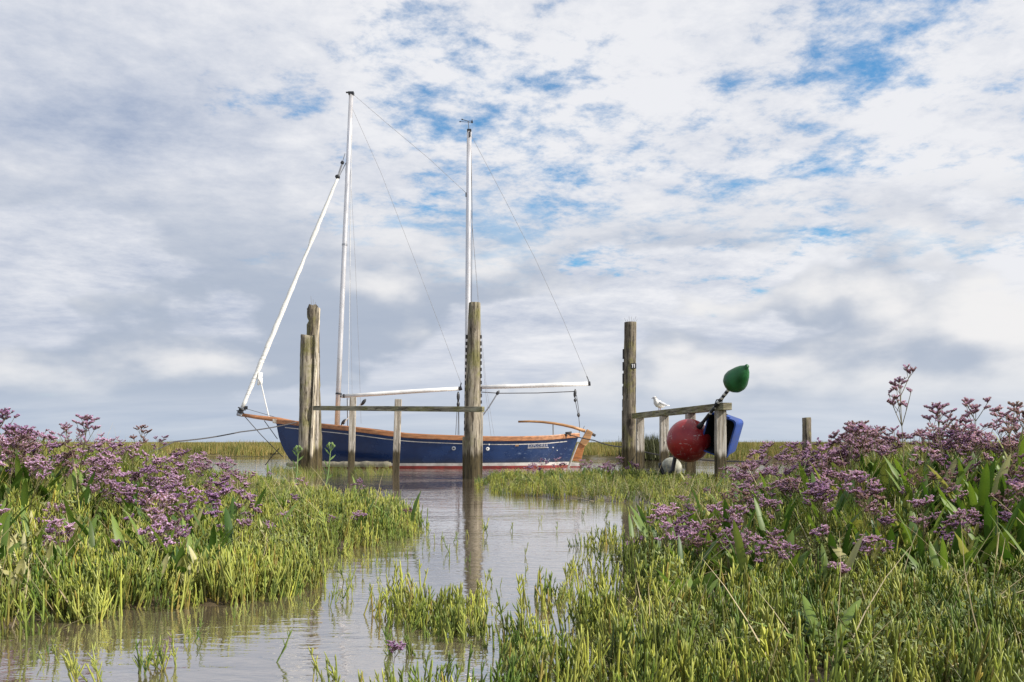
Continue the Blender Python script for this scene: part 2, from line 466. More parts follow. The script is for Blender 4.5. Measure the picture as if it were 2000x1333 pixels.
HIGHL = [G(*q) for q in ((-900, 1190), (0, 1150), (220, 1110), (380, 1060), (490, 1005), (530, 960))] + [(-4.0, 9.6), (-13, 11.0), (-13, 2.0)]
HIGHR = [G(*q) for q in ((1330, 1110), (1450, 1150), (1700, 1160), (2000, 1160), (2900, 1160))] + [(13, 2.5), (13, 9.5), (4.8, 9.3), (3.2, 8.8)] + [G(*q) for q in ((1430, 968), (1345, 1025), (1320, 1065))]
def wob(x, y):
    return 0.05 * np.sin(3.1 * x + 1.3 * y) * np.cos(2.3 * y - 0.7 * x) + 0.025 * np.sin(9.1 * x - 4 * y) + 0.02 * np.cos(8.3 * y + 5.1 * x)
def height(x, y):
    x = np.asarray(x, float); y = np.asarray(y, float)
    dl = poly_dist(x, y, LEFT) + wob(x, y); dr = poly_dist(x, y, RIGHT) + wob(x + 3, y)
    z = np.full(x.shape, -0.14)
    for d, hp, amp in ((dl, HIGHL, 0.30), (dr, HIGHR, 0.27)):
        lip = 0.035 if hp is HIGHL else 0.018 + 0.017 * sstep(2.3, 3.0, y)
        zz = -0.14 + 0.12 * sstep(-0.7, -0.05, d) + lip * sstep(-0.05, 0.12, d) + amp * sstep(-0.05, 1.25, poly_dist(x, y, hp) + wob(x, y))
        z = np.maximum(z, zz)
    edge = 26.5 - 5.6 * sstep(0.5, 4.0, x) + 0.7 * np.sin(x * 0.55) + 0.4 * np.sin(x * 1.7 + 1)
    z = np.maximum(z, -0.14 + 0.26 * sstep(-0.6, 1.0, y - edge))
    side = np.maximum(np.abs(x) - 30, 0)
    z = np.maximum(z, -0.14 + 0.26 * sstep(0, 6, side))
    z = np.maximum(z, -0.14 + 0.3 * sstep(-3, -8, y))
    z = z + 0.010 * np.sin(7 * x + 2 * y) * np.sin(6 * y - 3 * x) + 0.006 * np.sin(23 * x) * np.cos(19 * y)
    return z

def axis(dense_a, dense_b, step, far, ratio=1.22):
    a = list(np.arange(dense_a, dense_b + 1e-6, step))
    s = step; v = dense_b
    while v < far: s *= ratio; v += s; a.append(v)
    s = step; v = dense_a; pre = []
    while v > -far: s *= ratio; v -= s; pre.append(v)
    return np.array(pre[::-1] + a)
xs = axis(-7, 7, 0.07, 5000); ys = axis(0.8, 13, 0.07, 6000)
gx, gy = np.meshgrid(xs, ys)
gz = height(gx, gy)
nx, ny = len(xs), len(ys)
idx = np.arange(nx * ny).reshape(ny, nx)
quads = np.stack([idx[:-1, :-1], idx[:-1, 1:], idx[1:, 1:], idx[1:, :-1]], -1).reshape(-1, 4)
me = bpy.data.meshes.new('ground')
me.from_pydata(np.stack([gx, gy, gz], -1).reshape(-1, 3).tolist(), [], quads.tolist())
me.polygons.foreach_set('use_smooth', [True] * len(me.polygons))
me.materials.append(m_ground())
ground = bpy.data.objects.new('ground', me); COL.objects.link(ground); ground['kind'] = 'structure'
wm = MB(); wm.add([(-5000, -5000, 0), (5000, -5000, 0), (5000, 6000, 0), (-5000, 6000, 0)], [(0, 1, 2, 3)])
tag(wm.build('water', m_water()), kind='structure')

def hz(x, y): return float(height(np.array([x]), np.array([y]))[0])

# ------------------------------------------------------------------ boat
YB = 16.0
def build_boat():
    o = Vector((P(840, YH, YB).x, YB, 0.0))
    root = empty('sailing_boat', o, 'dark blue two-masted open sailing boat with varnished gunwale, moored behind the wooden posts', 'boat')
    def B(px, py, off=0.0):
        q = P(px, py, YB); return Vector((q.x, YB + off, q.z))
    Z = np.array([-0.35, -0.15, 0.0, 0.15, 0.3, 0.45, 0.6, 0.8, 1.0])
    XB = np.array([-3.75, -4.12, -4.33, -4.46, -4.56, -4.63, -4.68, -4.72, -4.74])
    XS = np.array([1.00, 1.06, 1.11, 1.165, 1.22, 1.275, 1.33, 1.39, 1.45])
    T = np.array([0, .06, .14, .25, .38, .5, .62, .74, .85, .93, 1.0])
    BW = np.array([.02, .20, .45, .70, .88, .94, .93, .85, .66, .42, .06])
    TS = np.array([0, .12, .26, .43, .59, .75, .89, 1.0]); ZS = np.array([.955, .885, .80, .678, .628, .606, .625, .680])
    def smooth_interp(t, a, b):
        k = np.interp(t, a, np.arange(len(a)))
        i = int(min(max(math.floor(k), 0), len(a) - 2)); f = k - i
        p0 = b[max(i - 1, 0)]; p1 = b[i]; p2 = b[i + 1]; p3 = b[min(i + 2, len(a) - 1)]
        return 0.5 * (2 * p1 + (p2 - p0) * f + (2 * p0 - 5 * p1 + 4 * p2 - p3) * f * f + (3 * p1 - p0 - 3 * p2 + p3) * f ** 3)
    def sheer(t): return smooth_interp(t, TS, ZS)
    def pt(t, z, side, off=0.0):
        zs = sheer(t); s = z / zs
        fl = np.interp(s, [-0.6, -0.25, 0, 0.35, 0.7, 1.0], [0.12, 0.58, 0.80, 0.91, 0.97, 1.0])
        b = max(0.01, smooth_interp(t, T, BW)) * fl + off
        x = np.interp(z, Z, XB) * (1 - t) + np.interp(z, Z, XS) * t
        return Vector((x, YB - side * b, z))
    NSt = 64
    ts = [i / NSt for i in range(NSt + 1)]
    def band(z0, z1, rows, off, name, m, sides=(1, -1), t0=0.0, t1=1.0, parent=root):
        mb = MB()
        for sd in sides:
            vs, fs = [], []
            tt = [t0 + (t1 - t0) * q for q in ts]
            for r in range(rows + 1):
                for t in tt:
                    a, b = z0(t), z1(t)
                    vs.append(pt(t, a + (b - a) * r / rows, sd, off))
            n = len(tt)
            for r in range(rows):
                for i in range(n - 1):
                    fs.append((r * n + i, r * n + i + 1, (r + 1) * n + i + 1, (r + 1) * n + i))
            mb.add(vs, fs)
        return mb.build(name, m, parent, origin=o, smooth=True)
    hull = band(lambda t: -0.3, lambda t: sheer(t), 14, 0.0, 'hull', M['hull'])
    band(lambda t: -0.04, lambda t: 0.045, 2, 0.006, 'antifoul_band', M['anti_red'])
    band(lambda t: 0.045, lambda t: 0.088 + 0.02 * t, 2, 0.007, 'boot_top', M['boot_white'])
    band(lambda t: sheer(t) - 0.158, lambda t: sheer(t) - 0.143, 1, 0.005, 'sheer_stripe', M['boot_white'], t0=0.03, t1=0.965)
    # varnished rubbing strake + capping: a thick moulded strip
    for sd in (1, -1):
        mb = MB(); vs, fs = [], []
        prof = [(0.004, -0.088), (0.030, -0.080), (0.034, -0.012), (0.022, 0.006), (-0.05, 0.006), (-0.055, -0.03)]
        for t in ts:
            for off, dz in prof:
                q = pt(t, sheer(t), sd, off); vs.append(q + Vector((0, 0, dz)))
        k = len(prof)
        for i in range(NSt):
            for j in range(k - 1):
                fs.append((i * k + j, i * k + j + 1, (i + 1) * k + j + 1, (i + 1) * k + j))
        mb.add(vs, fs); mb.build('gunwale', M['varnish'], root, origin=o, smooth=False)
    # decks, thwarts, inner sole
    def deck(ta, tb, dz, name, m, inset=0.04):
        mb = MB(); vs, fs = [], []
        k = 14
        for i in range(k + 1):
            t = ta + (tb - ta) * i / k
            for sd in (1, -1):
                q = pt(t, sheer(t) , sd, -inset); vs.append((q.x, q.y if abs(q.y - YB) > 0.0 else YB, sheer(t) + dz))
        for i in range(k): fs.append((2 * i, 2 * i + 2, 2 * i + 3, 2 * i + 1))
        mb.add(vs, fs); return mb.build(name, m, root, origin=o)
    deck(0.02, 0.30, -0.03, 'foredeck', M['oak'])
    deck(0.90, 0.99, -0.03, 'aft_deck', M['oak'])
    deck(0.28, 0.92, -0.42, 'sole', M['oak'], 0.12)
    for t in (0.45, 0.62, 0.78):
        a = pt(t, sheer(t), 1, -0.05); b = pt(t, sheer(t), -1, -0.05)
        a.z -= 0.17; b.z -= 0.17
        MB().beam(a, b, 0.24, 0.03).build('thwart', M['oak'], root, origin=o)
    # bowsprit
    MB().tube([B(583, 829), B(545, 820.5), B(500, 815), B(472, 810.5)], [0.055, 0.05, 0.04, 0.034], 10).build('bowsprit', M['varnish'], root, origin=o, smooth=True)
    MB().tube([B(474, 810.8), B(463.5, 808.5)], 0.042, 10).build('bowsprit_cap', M['steel'], root, origin=o, smooth=True)
    MB().box(B(538, 823), (0.085, 0.12, 0.085)).build('bowsprit_chock', M['stake'], root, origin=o, bevel=0.01)
    # masts
    mm = MB().tube([B(658, 842), B(664, 690), B(672, 500), B(680, 320), B(686, 184)], [0.052, 0.051, 0.049, 0.046, 0.044], 16).build('mast', M['alu'], root, origin=o, smooth=True)
    mb = MB(); mb.box(B(686, 183), (0.11, 0.09, 0.05)); mb.box(B(683, 181), (0.15, 0.03, 0.02)); mb.build('mast_cap', M['black'], mm, origin=o)
    MB().lathe([(0, .056), (.03, .056)], B(673, 480), (0.05, 0, 1), 16).build('mast_collar', M['steel'], mm, origin=o)
    MB().lathe([(0, .064), (.03, .064)], B(661.3, 771), (0.05, 0, 1), 16).build('boom_collar', M['black'], mm, origin=o)
    mz = MB().tube([B(911.5, 868), B(913.5, 640), B(915, 420), B(916.5, 258)], [0.054, 0.054, 0.052, 0.048], 16).build('mizzen_mast', M['alu'], root, origin=o, smooth=True)
    mb = MB(); mb.box(B(916.5, 256), (0.085, 0.085, 0.05)); mb.box(B(918, 264), (0.03, 0.12, 0.10)); mb.build('mast_cap', M['black'], mz, origin=o)
    va = MB(); va.tube([B(916, 256), B(914.5, 237)], 0.007, 5)
    va.tube([B(903, 234), B(914, 237), B(922, 237)], 0.007, 5); va.tube([B(899, 240, -.05), B(914, 239), B(923, 239, .05)], 0.005, 5)
    va.box(B(902.5, 234), (0.025, 0.02, 0.02)); va.box(B(899, 240, -.05), (0.03, 0.02, 0.014)); va.prism([(B(920, 240).x, B(920, 240).z), (B(924, 240).x, B(924, 240).z), (B(922, 233).x, B(922, 233).z)], YB - .006, YB + .006)
    va.build('wind_vane', M['black'], mz, origin=o)
    MB().box(B(911, 381), (0.035, 0.05, 0.08)).build('mast_tang', M['black'], mz, origin=o)
    MB().box(B(677, 335), (0.035, 0.05, 0.10)).build('mast_tang', M['black'], mm, origin=o)
    # booms
    bo = MB().tube([B(667, 774.5), B(740, 769.5), B(820, 764), B(897, 759.5)], [.036, .042, .042, .038], 12).build('boom', M['white_paint'], root, origin=o, smooth=True)
    mb = MB(); mb.tube([B(896, 760), B(902, 758)], .043, 10); mb.tube([B(899, 757), B(901, 748)], .012, 5); mb.build('boom_end', M['black'], bo, origin=o)
    mb = MB(); mb.box(B(668.5, 775), (.09, .05, .035)); mb.box(B(672, 774), (.03, .09, .075)); mb.build('gooseneck', M['black'], bo, origin=o, bevel=.006)
    bz = MB().tube([B(917, 757), B(1000, 755), B(1080, 752.5), B(1150, 750)], [.036, .044, .044, .040], 12).build('mizzen_boom', M['white_paint'], root, origin=o, smooth=True)
    mb = MB(); mb.tube([B(1149, 750), B(1153, 749.6)], .046, 10); mb.tube([B(1151, 747), B(1146, 735)], .010, 5); mb.build('boom_end', M['black'], bz, origin=o)
    # furled jib
    a = B(473, 797); b = B(660, 347)
    pts, rad = [], []
    for i in range(41):
        f = i / 40; q = a.lerp(b, f)
        pts.append(q + Vector((math.sin(i * 2.1) * .004, 0, math.cos(i * 1.7) * .004)))
        rad.append((0.026 + 0.024 * math.sin(math.pi * min(1, f * 1.35 + 0.08)) ** 0.7 if f < .72 else 0.026 + .022 * (1 - f) / .28) * (1 + .09 * math.sin(i * 1.9)))
    jib = MB().tube(pts, rad, 10).build('furled_jib', M['sail'], root, origin=o, smooth=True)
    mb = MB()
    for i in range(2, 15):  # spiral wraps of the sheet round the foot
        f = .01 + i * .017
        c = a.lerp(b, f); d = (b - a).normalized(); u = d.orthogonal().normalized(); w = d.cross(u)
        r = np.interp(f * 40, range(41), rad) + .002
        mb.tube([c + (u * math.cos(q) + w * math.sin(q)) * r + d * (q / 6.28) * .12 for q in np.linspace(0, 6.28, 10)], .0035, 4)
    mb.build('sheet_wraps', M['rope_white'], jib, origin=o)
    mb = MB(); mb.tube([B(509, 728), B(507, 745), B(504, 753)], [.05, .045, .02], 7, flat=.35); mb.tube([B(500, 735), B(509, 741), B(511, 752)], [.03, .05, .015], 7, flat=.4)
    mb.build('clew_cloth', M['sail'], jib, origin=o, smooth=True)
    mb = MB(); ax = (b - a).normalized()
    mb.lathe([(0, .075), (.012, .085), (.03, .05), (.06, .05), (.075, .085), (.09, .075)], a - ax * .10, ax, 14)
    mb.box(B(480, 797), (.07, .03, .07)); mb.tube([B(467, 808), B(472, 799)], .012, 5)
    mb.build('furling_drum', M['black'], jib, origin=o)
    MB().lathe([(0, .03), (.02, .05), (.05, .05), (.07, .03)], B(658, 349), ax, 10).build('swivel', M['black'], jib, origin=o)
    MB().lathe([(0, .025), (.02, .038), (.06, .03)], B(667.5, 321), ax, 10).build('swivel', M['black'], jib, origin=o)
    mb = MB(); mb.tube([B(661, 342), B(668, 321)], .02, 6); mb.tube([B(668, 320), B(674, 300)], .008, 5); mb.tube([B(663, 344), B(676, 318)], .008, 5)
    mb.build('halyard_tackle', M['steel'], jib, origin=o)
    MB().tube([B(510, 750), B(518, 785), B(526, 818)], .013, 5).build('jib_sheet', M['rope_white'], root, origin=o)
    # standing and running rigging
    def line(name, pts, r, m): return MB().tube([B(*q) for q in pts], r, 5, cap=False).build(name, m, root, origin=o)
    line('topping_lift', [(689, 214), (745, 340), (810, 508), (860, 640), (900, 748)], .0036, M['wire'])
    line('triatic_stay', [(689, 184), (760, 245), (840, 312), (911, 378)], .0036, M['wire'])
    line('topping_lift', [(920, 264), (985, 388), (1045, 505), (1100, 625), (1147, 737)], .0036, M['wire'])
    line('shroud', [(684, 330, .0), (690, 500, -.35), (698, 690, -.6), (703, 838, -.72)], .0028, M['wire'])
    line('shroud', [(684, 330, .0), (687, 500, .35), (690, 690, .6), (692, 826, .72)], .0028, M['wire'])
    line('halyard', [(688, 200), (684, 500), (680, 815)], .004, M['rope_white'])
    line('halyard', [(920, 262), (922, 420), (921, 600)], .006, M['rope'])
    line('shroud', [(919, 400), (935, 580, -.3), (952, 760, -.7), (967, 852, -.86)], .0028, M['wire'])
    line('shroud', [(919, 400), (932, 580, .3), (946, 760, .65), (957, 852, .82)], .0028, M['wire'])
    line('boom_line', [(938, 766), (975, 768.5), (1050, 768), (1122, 765)], .009, M['rope'])
    line('bobstay', [(478, 814), (510, 850), (552, 893)], .008, M['rope'])
    line('bobstay', [(516, 822), (542, 858)], .008, M['rope'])
    line('furling_line', [(482, 799), (520, 810), (560, 822)], .005, M['rope'])
    line('bow_chain', [(545, 876), (530, 893), (518, 909)], .010, M['iron'])
    def block(px, py, ang, L=.16, name='block'):
        q = B(px, py); d = Vector((math.sin(ang), 0, math.cos(ang)))
        mb = MB(); mb.tube([q - d * L / 2, q - d * L * .25, q, q + d * L * .25, q + d * L / 2], [.012, .034, .04, .034, .012], 8, flat=.6)
        return mb.build(name, M['black'], root, origin=o, smooth=True)
    block(710, 786, R(35)); block(671, 825, R(35)); line('kicker', [(713, 781), (692, 803), (667, 832)], .012, M['rope_white'])
    line('kicker_line', [(678, 778), (679, 838)], .009, M['rope'])
    block(895, 775, 0, .2); block(895, 790, 0, .12)
    for dx in (-3.5, 1.0, 3.0): line('main_sheet', [(895 + dx * .4, 782), (893.5 + dx, 850)], .006, M['rope'])
    line('kicker', [(975, 763), (955, 795), (938, 818)], .015, M['steel']); block(972, 768, R(32), .1)
    block(1123, 769, R(5), .17); block(1123.5, 782, R(5), .08); block(1130, 811, R(-5), .09)
    line('mizzen_sheet', [(1123, 760), (1123.5, 782), (1129, 810)], .007, M['rope'])
    line('mizzen_sheet', [(1126, 772), (1131.5, 810)], .006, M['rope']); line('mizzen_sheet', [(1130, 812), (1132, 832), (1131, 850)], .006, M['rope'])
    # rudder, tiller
    def pp(l): return [(B(*q).x, B(*q).z) for q in l]
    ru = MB().prism(pp([(1131.5, 866), (1142, 871), (1134, 903), (1115.5, 900)]), YB - .025, YB + .025).build('rudder', M['rudder'], root, origin=o, bevel=.008)
    MB().prism(pp([(1142, 847), (1146.5, 838.5), (1157.5, 844.5), (1152.5, 859), (1143, 872), (1131.5, 866)]), YB - .06, YB + .06).build('rudder_head', M['oak'], ru, origin=o, bevel=.012)
    MB().prism(pp([(1113.5, 903), (1134, 905), (1134, 911), (1112, 911)]), YB - .04, YB + .04).build('rudder_foot', M['boot_white'], ru, origin=o, bevel=.006)
    MB().prism(pp([(1111.5, 911), (1134, 911), (1134, 922), (1108, 922)]), YB - .043, YB + .043).build('rudder_heel', M['anti_red'], ru, origin=o, bevel=.006)
    MB().tube([B(1128.5, 866, -.05), B(1120, 888, -.05), B(1111, 912, -.05)], .014, 5).build('stern_post', M['boot_white'], root, origin=o)
    MB().tube([B(*q) for q in ((1012, 824), (1035, 823.5), (1058, 824.5), (1080, 827), (1100, 830.5), (1120, 835), (1143, 842.5))], [.020, .022, .024, .026, .028, .03, .034], 8).build('tiller', M['oak'], root, origin=o, smooth=True)
    MB().tube([B(1156, 848), B(1163, 851.5)], .028, 8).build('tiller_end', M['iron'], root, origin=o)
    line('tiller_prop', [(1080, 825), (1080.5, 851)], .014, M['steel'])
    line('pennant_staff', [(1137, 843), (1142, 832)], .008, M['steel'])
    mb = MB(); mb.tube([B(1102, 847, -.35), B(1114, 845.5, -.35)], .022, 7); mb.tube([B(1104, 846, -.35), B(1104, 853, -.35)], .014, 6); mb.tube([B(1111, 846, -.35), B(1111, 853, -.35)], .014, 6)
    mb.build('cleat', M['iron'], root, origin=o, smooth=True)
    # fittings on the near topside: rings, patch spots, name
    def hullpt(px, py):
        best = None
        for i in range(401):
            t = i / 400
            z0 = 0.3
            for _ in range(4):
                q = pt(t, z0, 1, 0.008); z0 = H - (py - YH) * q.y / F
            sx = 1000 + q.x * F / q.y
            if best is None or abs(sx - px) < best[0]: best = (abs(sx - px), q.copy())
        return best[1]
    def ring(px, py, r0, r1, m, name):
        c = hullpt(px, py); mb = MB(); n = 20
        vs = [(c.x + r * math.cos(6.2832 * i / n), c.y - .004 - (0.004 if r == r0 else 0), c.z + r * math.sin(6.2832 * i / n)) for r in (r0, r1) for i in range(n)]
        vs += [(x, y + .02, z) for x, y, z in vs[n:]]
        fs = [(i, (i + 1) % n, n + (i + 1) % n, n + i) for i in range(n)] + [(n + i, n + (i + 1) % n, 2 * n + (i + 1) % n, 2 * n + i) for i in range(n)]
        mb.add(vs, fs)
        return mb.build(name, m, root, origin=o)
    ring(886, 876, .016, .038, M['steel'], 'hull_fitting'); ring(952, 877, .012, .034, M['white_paint'], 'hull_fitting')
    ring(955, 868.5, .001, .016, M['white_paint'], 'hull_fitting'); ring(1080.5, 874.5, .001, .013, M['white_paint'], 'hull_fitting')
    ring(1087.5, 880, .001, .010, M['white_paint'], 'hull_fitting')
    cu = bpy.data.curves.new('boat_name', 'FONT'); cu.body = 'EXPLORER'; cu.size = .075; cu.space_character = 1.08; cu.extrude = .001
    tmp = bpy.data.objects.new('tmp', cu); COL.objects.link(tmp)
    dg = bpy.context.evaluated_depsgraph_get(); tm = bpy.data.meshes.new_from_object(tmp.evaluated_get(dg))
    bpy.data.objects.remove(tmp)
    c0 = hullpt(1031, 874); c1 = hullpt(1071, 873); d = c1 - c0
    n0 = n1 = 0.0
    wid = max(v.co.x for v in tm.vertices)
    vs = []
    for v in tm.vertices:
        f = v.co.x / wid
        q = c0 + d * f
        vs.append((q.x, q.y + (n1 - n0) * f * 0 - .030 - v.co.z, q.z + v.co.y))
    mb = MB(); mb.add(vs, [tuple(p.vertices) for p in tm.polygons]); mb.build('boat_name', m_plain('name_paint', (.30, .29, .31), .5), root, origin=o)
    MB().beam(hullpt(1031, 875.5) + Vector((0, -.008, 0)), hullpt(1071, 874.5) + Vector((0, -.008, 0)), .004, .010).build('name_underline', M['boot_white'], root, origin=o)
    return pt
hull_pt = build_boat()

def log_float():
    a = P(560, 905, 15.2); b = P(764, 903.5, 14.95); mb = MB(); n = 26
    pts = [a.lerp(b, i / n) + Vector((0, 0, 0.006 * math.sin(i * 1.3) + .004 * math.sin(i * 3.7))) for i in range(n + 1)]
    for q in pts: q.z = max(q.z, .045) * .4 + .035
    r = [.055 * (1 + .10 * math.sin(i * 2.3) + .07 * math.sin(i * 5.1)) for i in range(n + 1)]; r[-1] = .03; r[0] = .03
    o = mb.tube(pts, r, 10).build('drift_log', M['foam'], None, smooth=True)
    tag(o, 'long pale drift log floating along the waterline of the blue boat', 'log')
log_float()

# ------------------------------------------------------------------ posts and rails
def rough_post(pts, rad, n=22, rings=46, seed=0, groove=.06, notch=None, flat=1.0, jag=0.0):
    r_ = np.random.default_rng(seed); mb = MB()
    ph = r_.uniform(0, 6.28, 6)
    pts = [Vector(p) for p in pts]
    P_, R_ = [], []
    for i in range(rings + 1):
        f = i / rings * (len(pts) - 1); k = min(int(f), len(pts) - 2)
        P_.append(pts[k].lerp(pts[k + 1], f - k)); R_.append(rad[k] + (rad[k + 1] - rad[k]) * (f - k))
    vs, fs = [], []
    for i in range(rings + 1):
        f = i / rings
        for j in range(n):
            a = 2 * math.pi * j / n
            g = groove * (math.sin(5 * a + ph[0] + .8 * math.sin(3 * f + ph[1])) * .35 + math.sin(9 * a + ph[2] + f * 2) * .3 + r_.normal() * .22) + .03 * math.sin(7 * f + ph[3]) * math.cos(2 * a)
            r = R_[i] * (1 + g)
            if notch: r *= notch(a, f)
            z = P_[i].z + (jag * (math.sin(2 * a + ph[4]) + .6 * math.sin(5 * a + ph[5])) if i == rings else 0)
            vs.append((P_[i].x + r * math.cos(a), P_[i].y + r * math.sin(a) * flat, z))
    for i in range(rings):
        for j in range(n): fs.append((i * n + j, i * n + (j + 1) % n, (i + 1) * n + (j + 1) % n, (i + 1) * n + j))
    vs.append((P_[-1].x, P_[-1].y, P_[-1].z + .012)); k = len(vs) - 1
    for j in range(n): fs.append((rings * n + j, rings * n + (j + 1) % n, k))
    mb.add(vs, fs)
    return mb
def lugs(a, b, step, size, root, origin):
    """row of iron lugs bolted up the side of a post"""
    a = Vector(a); b = Vector(b); n = int((b - a).length / step); d = (b - a) / n
    for i in range(n):
        c = a + d * (i + .5)
        MB().box(c, (size[0], size[1], size[2] * (.85 + .3 * ((i * 7) % 5) / 5))).build('lug', M['iron'], root, origin=origin, bevel=.004)

# central mooring post
Yc = 10.95
base = P(923, 934, Yc); base.z = -.25
rt = empty('mooring_post', base, 'tall round weathered mooring post standing in the channel before the boat\'s mizzen mast', 'post')
rough_post([base, P(923, 800, Yc), P(927, 592, Yc)], [.117, .110, .082], seed=3).build('post', M['post'], rt, smooth=True)
MB().beam((P(940, 800, Yc + .1)), Vector((P(938, 800, Yc + .1).x, Yc + .1, -.25)), .10, .05, up=(1, 0, 0)).build('side_board', M['stake'], rt, bevel=.006)
MB().beam((P(907, 853, Yc + .06)), Vector((P(907, 853, Yc + .06).x, Yc + .06, -.25)), .08, .05, up=(1, 0, 0)).build('side_board', M['post'], rt, bevel=.006)
lugs(P(908.2, 845, Yc), P(911.8, 652, Yc), .085, (.030, .05, .052), rt, base)
lugs(P(939.2, 792, Yc), P(938.8, 652, Yc), .085, (.030, .05, .052), rt, base)

# left pile: stub post, taller split post, its sunlit face as a pale strip
Yl = 13.5
base = P(602, 920, Yl); base.z = -.25
rt = empty('mooring_pile', base, 'clustered pile of stub post, split post and pale plank before the boat\'s bow', 'post')
rough_post([base + Vector((-.02, 0, 0)), P(600, 800, Yl), P(600.5, 656, Yl)], [.155, .135, .112], seed=5, notch=lambda a, f: 1 - .30 * math.exp(-((f - .46) / .05) ** 2) * math.exp(-((math.cos(a + .9) - 1) / .35) ** 2), jag=.012).build('stub_post', M['post'], rt, smooth=True)
b2 = base + Vector((.07, .2, 0))
rough_post([b2, P(611, 760, Yl + .2), P(612, 600, Yl + .2)], [.13, .115, .105], seed=9, groove=.12, jag=.035,
           notch=lambda a, f: (1 - .4 * math.exp(-((f - .92) / .012) ** 2) * max(0, -math.cos(a)))).build('split_post', M['post_dark'], rt, smooth=True)
MB().beam(P(622.5, 602, Yl - .02), P(606, 915, Yl - .14) - Vector((0, 0, .2)), .085, .04, up=(1, 0, .0)).build('pale_strip', M['pale_strip'], rt, bevel=.006)  # sunlit face of the split post, put in as a separate pale piece
MB().beam(P(617.5, 690, Yl + .1), P(615, 915, Yl + .0) - Vector((0, 0, .2)), .07, .09, up=(1, 0, .0)).build('pale_strip', M['stake'], rt, bevel=.006)
mb = MB()
for k, (dx, l) in enumerate(((0, 20), (3, 14), (6, 9))): mb.tube([P(609 + dx, 599, Yl + .2), P(607 + dx * 1.6, 599 - l, Yl + .2)], .003, 4)
mb.build('bird_wire', M['wire'], rt)

# right post with number plate
Yr = 12.7
base = P(1229, 926, Yr); base.z = -.25
rt = empty('mooring_post', base, 'tall round mooring post numbered 11 at the end of the right handrail', 'post')
rough_post([base, P(1229, 800, Yr), P(1231.5, 630, Yr)], [.112, .106, .096], seed=14).build('post', M['post_dark'], rt, smooth=True)
MB().beam(P(1218, 802, Yr - .02), Vector((P(1217.5, 802, Yr).x, Yr - .02, -.25)), .07, .05, up=(1, 0, 0)).build('side_board', M['post_dark'], rt, bevel=.006)
lugs(P(1217.4, 800, Yr), P(1218.4, 680, Yr), .19, (.034, .05, .15), rt, base)
pc = P(1235.5, 716.5, Yr); pc.y -= .105
pl = MB().box(pc, (.085, .008, .085)).build('number_plate', M['black'], rt, bevel=.003)
for dx in (-.016, .014):
    mb = MB(); mb.box(pc + Vector((dx, -.006, 0)), (.012, .004, .058)); mb.box(pc + Vector((dx - .009, -.006, .022)), (.010, .004, .010)); mb.build('digit', M['white_paint'], pl, origin=base)
mb = MB()
for dx, l in ((-9, 9), (-5, 7), (-2, 13), (2, 12), (5, 8), (9, 13), (11, 7)):
    mb.tube([P(1231 + dx * .8, 631, Yr), P(1231 + dx * 1.25, 631 - l, Yr)], .003, 4)
mb.build('bird_wire', M['wire'], rt)

# left handrail
a = P(613, 797.5, 13.25); b = P(944, 800, 10.50)
rt = empty('handrail', Vector((a.x + (b.x - a.x) * .4, 12.3, 0)), 'long grey wooden handrail on two thin leaning uprights, running to the channel post', 'railing')
MB().beam(a, b, .05, .075).build('rail', M['rail'], rt, bevel=.006)
for (tx, ty), (bx, by), Y in (((689.5, 776), (685, 925), 12.65), ((778, 780), (772, 918), 11.95)):
    t0 = P(tx, ty, Y); b0 = P(bx, by, Y); b0.z = -.2
    MB().beam(t0, b0, .10, .055, up=(0, 1, 0)).build('upright', M['stake'], rt, bevel=.006)

# right handrail
def fence_at(px, dz=0):
    y = 808 + (788 - 808) * (px - 1240) / 182.0
    Y = .47 * F / (YH - y) ; return Y
p0 = P(1242, 810, .47 * F / (YH - 810) ); 
Ya, Yb_ = 12.55, 9.15
def fp(px):
    f = ((px - 1000) * 1.0); # intersect the view ray with the straight rail line in plan
    A = Vector((P(1240, YH, Ya).x, Ya)); Bq = Vector((P(1421, YH, Yb_).x, Yb_)); d = Bq - A
    k = (px - 1000) / F
    s = (k * A.y - A.x) / (d.x - k * d.y); q = A + d * s; return q
za = H + (YH - 813) * Ya / F; zb = H + (YH - 794) * Yb_ / F
A = fp(1240); Bq = fp(1421)
rt = empty('handrail', Vector((A.x, (A.y + Bq.y) / 2, 0)), 'green-stained handrail on four square uprights, with a gull perched on top', 'railing')
ra = Vector((A.x, A.y, za)); rb = Vector((Bq.x, Bq.y, zb))
MB().beam(ra, rb, .11, .085).build('rail', M['rail'], rt, bevel=.006)
for px, w in ((1250, .115), (1297, .115), (1348.5, .115), (1407, .115)):
    q = fp(px); f = (q - A).length / (Bq - A).length; zt = za + (zb - za) * f - .044
    MB().box((q.x, q.y, (zt - .25) / 2), (w, w, zt + .25)).build('upright', M['stake'], rt, bevel=.006)

# short distant post
q = P(1575.5, 880, 14.5); q.z = -.2
o = rough_post([q, P(1575.5, 850, 14.5), P(1575.5, 817, 14.5)], [.082, .08, .076], seed=21, n=16, rings=20, jag=.01).build('stake_post', M['post_dark'], None, smooth=True)
tag(o, 'short dark round stake standing alone behind the flowering bank', 'post')

